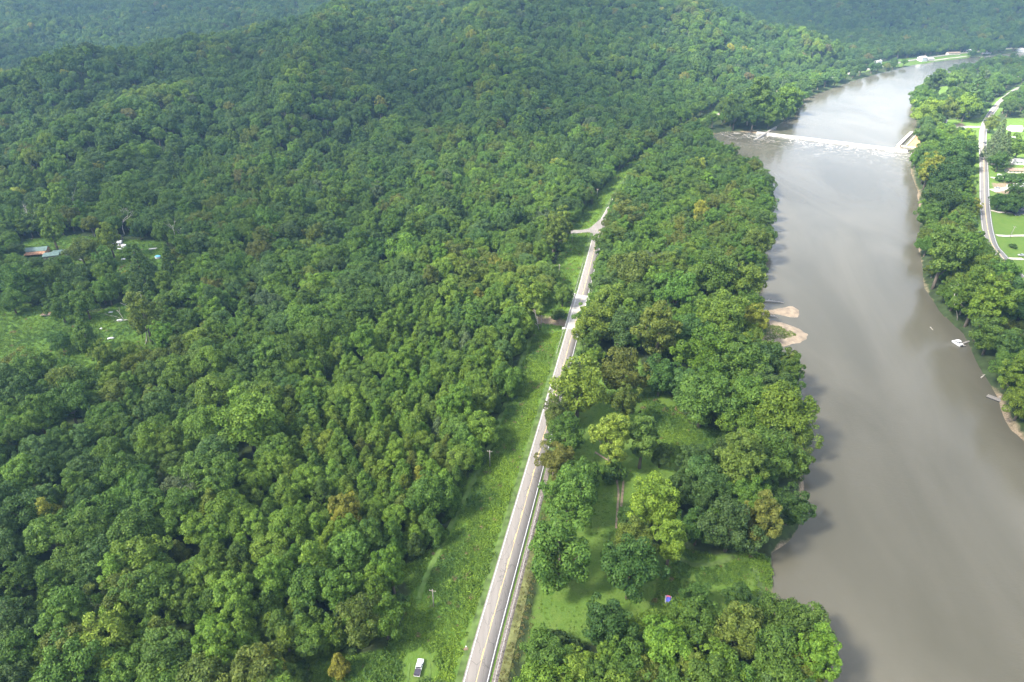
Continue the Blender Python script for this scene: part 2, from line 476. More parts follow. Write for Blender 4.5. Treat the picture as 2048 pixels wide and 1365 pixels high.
def water_mat():
    m, nt, N, L, B = nodes_of("muddy_water")
    tc = N.new("ShaderNodeTexCoord")
    n1 = N.new("ShaderNodeTexNoise"); n1.inputs["Scale"].default_value = .014; n1.inputs["Detail"].default_value = 7; n1.inputs["Distortion"].default_value = 1.4
    mf = N.new("ShaderNodeMapping"); mf.inputs["Scale"].default_value = (1, .4, 1); mf.inputs["Rotation"].default_value = (0, 0, -.3)
    L.new(tc.outputs["Object"], mf.inputs[0]); L.new(mf.outputs[0], n1.inputs["Vector"])
    r = N.new("ShaderNodeValToRGB"); r.color_ramp.elements[0].position, r.color_ramp.elements[1].position = .35, .7
    r.color_ramp.elements[0].color, r.color_ramp.elements[1].color = (.066, .061, .042, 1), (.098, .090, .066, 1)
    L.new(n1.outputs["Fac"], r.inputs[0])
    fo = N.new("ShaderNodeAttribute"); fo.attribute_name = "foam"
    nw = N.new("ShaderNodeTexNoise"); nw.inputs["Scale"].default_value = .018; nw.inputs["Detail"].default_value = 6; nw.inputs["Distortion"].default_value = .8
    mw_ = N.new("ShaderNodeMapping"); mw_.inputs["Scale"].default_value = (1, .45, 1); mw_.inputs["Rotation"].default_value = (0, 0, -.35)
    L.new(tc.outputs["Object"], mw_.inputs[0]); L.new(mw_.outputs[0], nw.inputs["Vector"])
    wp = N.new("ShaderNodeMapRange"); wp.inputs["From Min"].default_value, wp.inputs["From Max"].default_value = .40, .62; wp.inputs["To Min"].default_value, wp.inputs["To Max"].default_value = .25, 1.0
    L.new(nw.outputs["Fac"], wp.inputs["Value"])
    n2 = N.new("ShaderNodeTexNoise"); n2.inputs["Scale"].default_value = .05; n2.inputs["Detail"].default_value = 9; n2.inputs["Distortion"].default_value = 1.6
    n2.inputs["Roughness"].default_value = .6
    L.new(tc.outputs["Object"], n2.inputs["Vector"])
    # streaky foam: thin bands of the noise, thicker near the weir
    s1 = N.new("ShaderNodeMath"); s1.operation = 'SUBTRACT'; L.new(n2.outputs["Fac"], s1.inputs[0]); s1.inputs[1].default_value = .5
    s2 = N.new("ShaderNodeMath"); s2.operation = 'ABSOLUTE'; L.new(s1.outputs[0], s2.inputs[0])
    s3 = N.new("ShaderNodeMath"); s3.operation = 'MULTIPLY'; L.new(fo.outputs["Fac"], s3.inputs[0]); s3.inputs[1].default_value = .06
    s4 = N.new("ShaderNodeMath"); s4.operation = 'SUBTRACT'; L.new(s3.outputs[0], s4.inputs[0]); L.new(s2.outputs[0], s4.inputs[1])
    s5 = N.new("ShaderNodeMapRange"); s5.inputs["From Min"].default_value, s5.inputs["From Max"].default_value = 0.0, .022
    s5.inputs["To Max"].default_value = .38
    L.new(s4.outputs[0], s5.inputs["Value"])
    mx = N.new("ShaderNodeMix"); mx.data_type = 'RGBA'
    L.new(s5.outputs[0], mx.inputs["Factor"]); L.new(r.outputs[0], mx.inputs["A"]); mx.inputs["B"].default_value = (.62, .60, .55, 1)
    L.new(mx.outputs["Result"], B.inputs["Base Color"])
    B.inputs["IOR"].default_value = 1.33; B.inputs["Specular IOR Level"].default_value = .32
    rr = N.new("ShaderNodeMapRange"); rr.inputs["To Min"].default_value, rr.inputs["To Max"].default_value = .17, .6
    L.new(s5.outputs[0], rr.inputs["Value"]); L.new(rr.outputs[0], B.inputs["Roughness"])
    n3 = N.new("ShaderNodeTexNoise"); n3.inputs["Scale"].default_value = .55; n3.inputs["Detail"].default_value = 5
    mp = N.new("ShaderNodeMapping"); mp.inputs["Scale"].default_value = (1, 1.7, 1); mp.inputs["Rotation"].default_value = (0, 0, .5)
    L.new(tc.outputs["Object"], mp.inputs[0]); L.new(mp.outputs[0], n3.inputs["Vector"])
    bp = N.new("ShaderNodeBump"); bp.inputs["Distance"].default_value = .10
    ad = N.new("ShaderNodeMath"); ad.operation = 'MULTIPLY_ADD'; L.new(fo.outputs["Fac"], ad.inputs[0]); ad.inputs[1].default_value = .9; ad.inputs[2].default_value = .8
    aw_ = N.new("ShaderNodeMath"); aw_.operation = 'MULTIPLY'; L.new(ad.outputs[0], aw_.inputs[0]); L.new(wp.outputs[0], aw_.inputs[1]); L.new(aw_.outputs[0], bp.inputs["Strength"]); L.new(n3.outputs["Fac"], bp.inputs["Height"]); L.new(bp.outputs[0], B.inputs["Normal"])
    return m


WATER = water_mat()


def build_water(name, level, up):
    x0, y0 = (RIVER.min(0) - 20); x1, y1 = (RIVER.max(0) + 20)
    st = 7.0
    xs, ys = np.arange(max(x0, -50), min(x1, 2600), st), np.arange(max(y0, -60), min(y1, 2200), st)
    X, Y = np.meshgrid(xs, ys)
    d = dam_side(X, Y)
    keep_v = (sd_river(X, Y) < 16)
    # snap the row of vertices next to the dam onto its line so that both sheets end there
    n = np.array([DAM_B[1] - DAM_A[1], -(DAM_B[0] - DAM_A[0])]); n /= np.linalg.norm(n)
    if n[1] > 0: n = -n
    near = np.abs(d) < st * .75
    X = np.where(near, X - d * n[0], X); Y = np.where(near, Y - d * n[1], Y)
    d2 = dam_side(X, Y)
    side = (d2 <= .01) if up else (d2 >= -.01)
    ok = keep_v & side
    i = np.arange(X.size).reshape(X.shape)
    q = np.stack([i[:-1, :-1], i[:-1, 1:], i[1:, 1:], i[1:, :-1]], -1).reshape(-1, 4)
    q = q[ok.ravel()[q].all(1)]
    used = np.unique(q); re = np.full(X.size, -1); re[used] = np.arange(len(used))
    V = np.c_[X.ravel()[used], Y.ravel()[used], np.full(len(used), level)]
    dd = d2.ravel()[used]
    foam = np.zeros(len(used)) if up else np.clip(np.exp(-np.maximum(dd - 6, 0) / 45) * .62, 0, 1) * (dd < 330)
    me = np_mesh(name, V, re[q], [WATER], True, {"foam": ('POINT', 'FLOAT', foam)})
    o = link(name, me); tag(o, kind="structure"); return o


build_water("river_water", Z_DOWN, False)
build_water("river_pool_water", Z_UP, True)


# ---- roads
def strip(P, a, b, zf_, step=None):
    """Sheet between the lateral offsets a < b (metres, right of the direction of travel is +)."""
    P = np.asarray(P)
    T = np.gradient(P, axis=0); T /= np.linalg.norm(T, axis=1)[:, None]
    Nn = np.c_[T[:, 1], -T[:, 0]]
    A, B = P + Nn * np.reshape(a, (-1, 1)), P + Nn * np.reshape(b, (-1, 1))
    return A, B


def strip_mesh(name, P, a, b, z, m, parent=None, drape=None, ncross=1):
    A, B = strip(P, a, b, None)
    V, Fq = [], []
    n = len(P)
    for k in range(ncross + 1):
        Q = A + (B - A) * (k / ncross)
        zz = hm(Q[:, 0], Q[:, 1]) + drape if drape is not None else np.full(n, z)
        V.append(np.c_[Q, zz])
    V = np.concatenate(V)
    for k in range(ncross):
        i = np.arange(n - 1) + k * n
        Fq.append(np.c_[i, i + n, i + n + 1, i + 1])
    me = np_mesh(name, V, np.concatenate(Fq), [m], True)
    return link(name, me, parent)


def asphalt_mat(name, col, crack=.55):
    m, nt, N, L, B = nodes_of(name)
    tc = N.new("ShaderNodeTexCoord")
    mp = N.new("ShaderNodeMapping"); mp.inputs["Rotation"].default_value = (0, 0, R(11.8)); mp.inputs["Scale"].default_value = (1, .06, 1)
    L.new(tc.outputs["Object"], mp.inputs[0])
    n1 = N.new("ShaderNodeTexNoise"); n1.inputs["Scale"].default_value = .9; n1.inputs["Detail"].default_value = 5
    L.new(mp.outputs[0], n1.inputs["Vector"])
    r = N.new("ShaderNodeValToRGB"); r.color_ramp.elements[0].position, r.color_ramp.elements[1].position = .3, .7
    r.color_ramp.elements[0].color = tuple(c * .9 for c in col) + (1,); r.color_ramp.elements[1].color = tuple(c * 1.08 for c in col) + (1,)
    L.new(n1.outputs["Fac"], r.inputs[0])
    vo = N.new("ShaderNodeTexVoronoi"); vo.feature = 'DISTANCE_TO_EDGE'; vo.inputs["Scale"].default_value = .28
    mp2 = N.new("ShaderNodeMapping"); mp2.inputs["Rotation"].default_value = (0, 0, R(11.8)); mp2.inputs["Scale"].default_value = (1.2, .35, 1)
    nd = N.new("ShaderNodeTexNoise"); nd.inputs["Scale"].default_value = .8; nd.inputs["Detail"].default_value = 4
    L.new(tc.outputs["Object"], nd.inputs["Vector"])
    va = N.new("ShaderNodeVectorMath"); va.operation = 'ADD'; L.new(tc.outputs["Object"], va.inputs[0]); L.new(nd.outputs["Color"], va.inputs[1])
    L.new(va.outputs[0], mp2.inputs[0]); L.new(mp2.outputs[0], vo.inputs["Vector"])
    mr = N.new("ShaderNodeMapRange"); mr.inputs["From Max"].default_value = .022; mr.inputs["To Min"].default_value = 1 - crack; mr.inputs["To Max"].default_value = 1
    L.new(vo.outputs["Distance"], mr.inputs["Value"])
    mx = N.new("ShaderNodeMix"); mx.data_type = 'RGBA'; mx.blend_type = 'MULTIPLY'; mx.inputs["Factor"].default_value = 1
    L.new(r.outputs[0], mx.inputs["A"]); L.new(mr.outputs[0], mx.inputs["B"])
    L.new(mx.outputs["Result"], B.inputs["Base Color"]); B.inputs["Roughness"].default_value = .9; B.inputs["Specular IOR Level"].default_value = .2
    return m


ASPHALT = asphalt_mat("old_asphalt", (.186, .168, .149), .38)
ASPHALT2 = asphalt_mat("village_asphalt", (.155, .146, .136), .25)
CONCRETE = mat("bridge_concrete", (.30, .28, .25), .85, .15, .6)
WHITE_PAINT = mat("white_road_paint", (.58, .58, .56), .6, .08, .4)
YELLOW_PAINT = mat("yellow_road_paint", (.58, .42, .17), .6, .25, .25)
GRAVEL = mat("gravel_shoulder", (.16, .135, .115), .95, .45, 1.6)
DRY_GRASS = mat("dry_verge_grass", (.118, .124, .042), .95, .5, .4)
MOWN = mat("mown_verge_grass", (.066, .104, .024), .95, .5, .35)
TRACK = mat("mown_track_grass", (.074, .124, .024), .95, .3, .4)
DIRT = mat("bare_dirt", (.20, .150, .10), .95, .35, .7)
DRIVE = mat("pale_gravel_drive", (.38, .34, .29), .95, .2, .5)

RP = resample(ROAD, 4.0)
VP = resample(VROAD, 4.0)


def road(name, P, w, m):
    A, B = strip(P, -w, w, None)
    n = len(P)
    V = np.concatenate([np.c_[A, np.full(n, -.7)], np.c_[A, np.full(n, 0)], np.c_[B, np.full(n, 0)], np.c_[B, np.full(n, -.7)]])
    i = np.arange(n - 1)
    Fq = np.concatenate([np.c_[i + k * n, i + (k + 1) * n, i + (k + 1) * n + 1, i + k * n + 1] for k in range(3)])
    o = link(name, np_mesh(name, V, Fq, [m])); tag(o, kind="structure"); return o


main_road = road("road", RP, 3.85, ASPHALT)
# the junction swallows the left edge line for a few metres
jx, jy = at(1190, 463)
jd = np.hypot(RP[:, 0] - jx, RP[:, 1] - jy)
ji = int(np.argmin(jd))
strip_mesh("edge_line", RP[:ji - 3], -3.42, -3.24, .015, WHITE_PAINT, main_road)
strip_mesh("edge_line", RP[ji - 2:ji + 1], -3.50, -3.20, .015, WHITE_PAINT, main_road)
strip_mesh("edge_line", RP[ji + 3:], -3.42, -3.24, .015, WHITE_PAINT, main_road)
strip_mesh("edge_line", RP, 3.24, 3.42, .015, WHITE_PAINT, main_road)
strip_mesh("centre_line", RP, .06, .20, .015, YELLOW_PAINT, main_road)
for i in range(2, len(RP) - 4, 3):      # broken line beside the solid one
    if RP[i, 1] < 900: strip_mesh("centre_dash", RP[i:i + 2], -.22, -.07, .015, YELLOW_PAINT, main_road)
strip_mesh("road_verge", RP, -5.9, -3.85, 0, MOWN, drape=.16, ncross=2)["kind"] = "structure"
nb = int(np.argmin(np.hypot(RP[:, 0] - at(1086, 960)[0], RP[:, 1] - at(1086, 960)[1])))
strip_mesh("road_shoulder", RP[:nb + 3], 4.5, 6.3, 0, GRAVEL, drape=.18, ncross=2)["kind"] = "structure"
strip_mesh("dry_verge", RP[:nb - 6], 6.3, 9.0, 0, DRY_GRASS, drape=.15, ncross=3)["kind"] = "structure"
strip_mesh("road_verge", RP[nb:], 3.85, 6.0, 0, MOWN, drape=.16, ncross=2)["kind"] = "structure"

vil_road = road("village_road", VP, 3.8, ASPHALT2)
strip_mesh("edge_line", VP, -3.3, -3.1, .015, WHITE_PAINT, vil_road)
strip_mesh("edge_line", VP, 3.1, 3.3, .015, WHITE_PAINT, vil_road)
strip_mesh("centre_line", VP, -.15, .15, .015, YELLOW_PAINT, vil_road)


def flat_poly(name, px, m, drape=.2, z=zf, sub=2.5):
    """A draped sheet: fan of small cells inside the outline."""
    P = resample(np.array(pts(px + [px[0]], z)), sub)
    c = P.mean(0)
    rings = [P * (1 - k / 4) + c * (k / 4) for k in range(4)] + [c[None, :]]
    V = np.concatenate([np.c_[q, hm(q[:, 0], q[:, 1]) + drape] for q in rings])
    n = len(P); Fq = []
    for k in range(3):
        i = np.arange(n); j = (i + 1) % n
        Fq.append(np.c_[i + k * n, j + k * n, j + (k + 1) * n, i + (k + 1) * n])
    i = np.arange(n); j = (i + 1) % n
    me = bpy.data.meshes.new(name)
    faces = [tuple(int(a) for a in r_) for r_ in np.concatenate(Fq)] + [(int(a) + 3 * n, int(b) + 3 * n, 4 * n) for a, b in zip(i, j)]
    me.from_pydata([tuple(v) for v in V], [], faces); me.materials.append(m)
    o = link(name, me); tag(o, kind="structure"); return o


flat_poly("side_road", [(1197, 478), (1190, 470), (1176, 466), (1150, 466.5), (1134, 467), (1110, 464), (1110, 460), (1136, 462), (1160, 460), (1180, 456), (1194, 448), (1202, 440), (1210, 455)], ASPHALT, .45, -.3, 1.5)
# mown track below the power line, wheel tracks and paths on the right lawns
for px_, w, m, nm in (([(838, 1200), (850, 1160), (880, 1100), (905, 1045), (935, 985), (965, 925), (990, 865), (1012, 805), (1032, 752), (1052, 700), (1064, 668)], .9, TRACK, "mown_track"),
                      ([(815, 1365), (818, 1340), (822, 1316)], .3, TRACK, "wheel_track"), ([(858, 1365), (860, 1345), (858, 1320)], .3, TRACK, "wheel_track"),
                      ([(1190, 905), (1205, 915), (1222, 925), (1238, 940), (1246, 960), (1245, 985), (1242, 1015)], .45, DIRT, "footpath"),
                      ([(1233, 960), (1237, 985), (1235, 1015), (1232, 1060)], .4, DIRT, "footpath"),
                      ([(1345, 1097), (1352, 1115), (1385, 1130), (1430, 1128), (1470, 1112)], .9, MOWN, "mown_track"),
                      ([(1504, 1105), (1512, 1140), (1522, 1180), (1520, 1225)], 1.1, MOWN, "mown_track"),
                      ([(1352, 930), (1362, 950), (1375, 975)], .7, MOWN, "mown_track")):
    o = strip_mesh(nm, resample(pts(px_, zf), 3), -w, w, 0, m, drape=.14, ncross=2); o["kind"] = "structure"
# village drives
for px_, w, m in (([(1982, 384), (2000, 380), (2030, 374), (2070, 366)], 3.0, DRIVE), ([(1978, 424), (1995, 426), (2020, 427), (2060, 430)], 1.6, DRIVE), ([(1992, 474), (2010, 473), (2048, 472), (2080, 472)], 1.7, DRIVE),
                  ([(2005, 524), (2022, 520), (2050, 518)], 1.7, DRIVE), ([(1980, 330), (2000, 330), (2060, 328)], 1.6, DRIVE), ([(1980, 358), (2010, 356), (2060, 352)], 1.6, DRIVE), ([(1880, 256), (1905, 256), (1945, 255), (1962, 258)], 5, DRIVE),
                  ([(1640, 160), (1660, 155), (1700, 150)], 2.5, DRIVE), ([(1862, 122), (1900, 117), (1935, 113)], 2.2, DRIVE)):
    o = strip_mesh("driveway", resample(pts(px_, zf), 3), -w, w, 0, m, drape=.22, ncross=2); o["kind"] = "structure"

# ------------------------------------------------------------------ trees
def cards(C, Nrm, size, rng):
    """Leaf clumps: slightly folded rhombi, one per centre."""
    n = len(C)
    Nrm = Nrm / np.linalg.norm(Nrm, axis=1)[:, None]
    a = rng.normal(size=(n, 3)); t1 = np.cross(Nrm, a); t1 /= np.linalg.norm(t1, axis=1)[:, None] + 1e-9
    t2 = np.cross(Nrm, t1)
    l, w = size * rng.uniform(.8, 1.35, n), size * rng.uniform(.5, .85, n)
    dip = Nrm * (l * rng.uniform(-.35, .1, n))[:, None]
    V = np.stack([C - t1 * l[:, None] + dip, C - t2 * w[:, None] * rng.uniform(.6, 1, n)[:, None], C + t1 * l[:, None] + dip, C + t2 * w[:, None]], 1).reshape(-1, 3)
    return V, np.arange(4 * n).reshape(n, 4)


def crown_mesh(name, seed, shape, n_cards):
    rng = np.random.default_rng(seed)
    L = []                                     # lobes: centre, radius
    if shape in ('round', 'wide', 'tall'):
        rx, rz, zc = {'round': (6.6, 6.8, 9.2), 'wide': (8.2, 5.8, 8.6), 'tall': (4.8, 8.2, 11.0)}[shape]
        nl = 74
        lean = rng.normal(0, .6, 2)
        for i in range(nl):
            u = rng.normal(size=3); u /= np.linalg.norm(u)
            u[2] = abs(u[2]) if rng.random() < .6 else -abs(u[2]) * .8
            f = rng.uniform(.50, 1.0)
            k = 1 + .22 * math.sin(3 * math.atan2(u[1], u[0]) + seed) + .12 * math.sin(5 * math.atan2(u[1], u[0]) + 2.1 * seed)
            c = np.array([u[0] * rx * f * k + lean[0], u[1] * rx * f * k + lean[1], zc + u[2] * rz * f + rng.normal(0, .35)])
            L.append((c, rx * rng.uniform(.12, .29)))
        for i in range(5):                     # heart of the crown
            L.append((np.array([rng.normal(0, rx * .25), rng.normal(0, rx * .25), zc + rng.normal(0, rz * .2)]), rx * .42))
        size = .31
    elif shape == 'dome':                      # closed oak crowns of the hillside
        rx, rz, zc = 6.2, 5.6, 9.0
        for i in range(34):
            t = (i + .5) / 34; cz = 1 - 1.45 * t; a = i * 2.399 + rng.normal(0, .3); q = math.sqrt(max(0, 1 - cz * cz))
            f = rng.uniform(.62, .84)
            L.append((np.array([math.cos(a) * q * rx * f, math.sin(a) * q * rx * f, zc + cz * rz * f]), rx * rng.uniform(.2, .34)))
        L.append((np.array([0, 0, zc]), rx * .5))
        size = .30
    elif shape == 'cone':                      # young plantation trees: pointed, dense to the ground
        hgt, rb = 14.0, 4.4
        for i in range(46):
            t = (i + .5) / 46; z = 1.8 + t * (hgt - 2.4); r_ = rb * (1 - t ** 1.5) * (.75 + .25 * min(1, t * 5)) + .35
            a = i * 2.399 + rng.normal(0, .4); f = rng.uniform(.35, .85)
            L.append((np.array([math.cos(a) * r_ * f, math.sin(a) * r_ * f, z + rng.normal(0, .3)]), .55 + r_ * rng.uniform(.22, .36)))
        size = .29
    elif shape == 'conifer':
        hgt, rb = 19.0, 5.0
        for i in range(70):
            t = (i + .5) / 70; z = 2.5 + t * (hgt - 3); r_ = rb * (1 - t) + .3
            a = i * 2.399; f = rng.uniform(.5, .95)
            L.append((np.array([math.cos(a) * r_ * f, math.sin(a) * r_ * f, z]), .45 + r_ * .22))
        size = .29
    else:                                      # shrub: a low mound of stems
        for i in range(14):
            a = rng.uniform(0, 6.28); r_ = 2.3 * math.sqrt(rng.random())
            L.append((np.array([math.cos(a) * r_, math.sin(a) * r_, 1.1 + rng.uniform(0, 1.3) * (1 - r_ / 3.2)]), rng.uniform(.8, 1.25)))
        size = .29
    ctr = np.mean([c for c, _ in L], 0)
    wts = np.array([r_ ** 2 for _, r_ in L]); cnt = np.maximum((wts / wts.sum() * n_cards).astype(int), 6)
    C, Nn, val = [], [], []
    for (c, r_), k in zip(L, cnt):
        u = rng.normal(size=(k * 2, 3)); u /= np.linalg.norm(u, axis=1)[:, None]
        out = c - ctr; out = out / (np.linalg.norm(out) + 1e-6)
        w = u @ out + .45 * u[:, 2] + rng.normal(0, .45, len(u))
        u = u[np.argsort(-w)[:k]]              # mostly on the outer, upper side of the lobe
        rr = r_ * rng.uniform(.55, 1.12, k) ** .6
        p = c + u * rr[:, None] * np.array([1, 1, .85])
        C.append(p); Nn.append(u * .75 + rng.normal(0, .42, (k, 3)) + np.array([0, 0, .3]))
        lv = rng.uniform(.35, .65)
        val.append(np.clip(lv + rng.normal(0, .17, k), 0, 1))
    C, Nn, val = np.concatenate(C), np.concatenate(Nn), np.concatenate(val)
    V, Fq = cards(C, Nn, size * rng.uniform(.75, 1.2, len(C)), rng)
    return V, Fq, val, L


def trunk_mb(shape, L, rng, pale=False):
    """Tapered trunk with limbs reaching into the lobes."""
    mb = MB()
    if shape == 'shrub':
        for c, r_ in L[:6]: mb.tube([(0, 0, -.4), tuple(c * .6), tuple(c)], [.09, .06, .03], 4)
        return mb
    top = max(c[2] for c, _ in L)
    h = {'cone': .8, 'conifer': .93}.get(shape, .62) * top
    r0 = {'cone': .22, 'conifer': .28}.get(shape, .42)
    bend = rng.normal(0, .25, 2)
    path = [(0, 0, -1.2), (bend[0] * .3, bend[1] * .3, h * .35), (bend[0], bend[1], h * .7), (bend[0] * 1.3, bend[1] * 1.3, h)]
    mb.tube(path, [r0 * 1.35, r0, r0 * .75, r0 * .3], 7)
    if shape not in ('conifer',):
        pick = sorted(L, key=lambda q: -q[1])[:9]
        for i, (c, r_) in enumerate(pick):
            z0 = h * rng.uniform(.35, .8)
            s = np.array([bend[0] * z0 / h, bend[1] * z0 / h, z0])
            if c[2] < z0: continue
            m_ = s * .5 + np.asarray(c) * .5 + np.array([0, 0, -.5])
            mb.tube([tuple(s), tuple(m_), tuple(c)], [r0 * .45, r0 * .3, r0 * .12], 5)
    return mb


PROTO, PSHAPE = [], []
SPEC = [('round', 6, 9500), ('wide', 3, 10500), ('tall', 3, 8500), ('cone', 5, 6000), ('conifer', 2, 5600), ('shrub', 3, 1100), ('dome', 4, 7500)]
proto_col = bpy.data.collections.new("tree_kinds")        # only referenced by the scatter, never linked to the scene
NOM = {'round': 7.2, 'wide': 8.8, 'tall': 5.4, 'cone': 4.6, 'conifer': 4.4, 'shrub': 2.8, 'dome': 6.2}      # nominal crown radius
TOP = {'round': 16.5, 'wide': 15.0, 'tall': 19.5, 'cone': 14.3, 'conifer': 19.0, 'shrub': 3.0, 'dome': 14.5}
for shape, n, nc in SPEC:
    for k in range(n):
        seed = 100 * (1 + [s[0] for s in SPEC].index(shape)) + k
        V, Fq, val, L = crown_mesh(shape, seed, shape, nc)
        me_c = np_mesh("crown", V, Fq, [LEAF], False, {"leafv": ('FACE', 'FLOAT', val)})
        tb = trunk_mb(shape, L, np.random.default_rng(seed + 7))
        me_t = tb.mesh("trunk", BARK, smooth=True)
        # joined copy for the scatter
        nv = len(tb.v)
        me_j = bpy.data.meshes.new("tree")
        me_j.from_pydata([tuple(v) for v in V] + tb.v, [], [tuple(f) for f in Fq.tolist()] + [tuple(i + len(V) for i in f) for f in tb.f])
        me_j.materials.append(LEAF); me_j.materials.append(BARK)
        me_j.polygons.foreach_set("material_index", np.r_[np.zeros(len(Fq), np.int32), np.ones(len(tb.f), np.int32)])
        a = me_j.attributes.new("leafv", 'FLOAT', 'FACE'); a.data.foreach_set("value", np.r_[val, np.zeros(len(tb.f))].astype(np.float32))
        oj = bpy.data.objects.new("kind_%02d" % len(PROTO), me_j); proto_col.objects.link(oj)
        PROTO.append((me_c, me_t)); PSHAPE.append(shape)
KINDS = {s: [i for i, q in enumerate(PSHAPE) if q == s] for s in NOM}

TONE = {   # foliage reflectance
    'mid green': (.066, .127, .018), 'yellow-green': (.108, .168, .019), 'dark green': (.044, .090, .017), 'blue-green': (.055, .107, .024),
    'olive': (.084, .118, .018), 'ochre': (.098, .120, .020), 'rusty': (.098, .098, .030), 'grey-green': (.080, .116, .046), 'bright green': (.088, .158, .018), 'golden': (.165, .185, .022)}
TN = list(TONE); TV = np.array([TONE[t] for t in TN])


def jitter_grid(x0, x1, y0, y1, cell, seed, jit=.38):
    rng = np.random.default_rng(seed)
    xs, ys = np.arange(x0, x1, cell), np.arange(y0, y1, cell * .87)
    X, Y = np.meshgrid(xs, ys); X[1::2] += cell / 2
    X = X + rng.uniform(-jit, jit, X.shape) * cell; Y = Y + rng.uniform(-jit, jit, Y.shape) * cell
    return X.ravel(), Y.ravel()


def in_view(x, y, z, m=430):
    px, py, zc = proj(x, y, z + 8)
    return (px > -m) & (px < 2048 + m) & (py > -200) & (py < 1365 + 220) & (zc > 20)


CLEAR = [VERGE, MEADOW, YARD, LAWN, LAWN2, LAWN3, PATHS, VIL, NOFILL, PAD, *VLAWNS, *DRIVES]
PLANT = pts([(430, 1420), (600, 1365), (820, 1180), (935, 965), (1030, 750), (1080, 610), (900, 600), (640, 720), (520, 900), (420, 1150)], zf)
LOCK = np.array(at(1822, 292, Z_UP))


def free(x, y, margin=0.0):
    ok = (sd_river(x, y) > 2.2) & (seg_dist(x, y, RP[::6]) > 6.5 + margin) & (seg_dist(x, y, VP[::6]) > 7) & (seg_dist(x, y, CREEK) > 4.5) & (seg_dist(x, y, SIDE) > 4.5)
    ok &= (seg_dist(x, y, RP[::4]) > 17) | (y > 210) | (x < np.interp(y, RP[:, 1], RP[:, 0]))
    ok &= (seg_dist(x, y, VP[::4]) > 13) | (y > 900)
    ok &= np.hypot(x - LOCK[0], y - LOCK[1]) > 26
    for P in CLEAR: ok &= ~inside(x, y, P)
    return ok


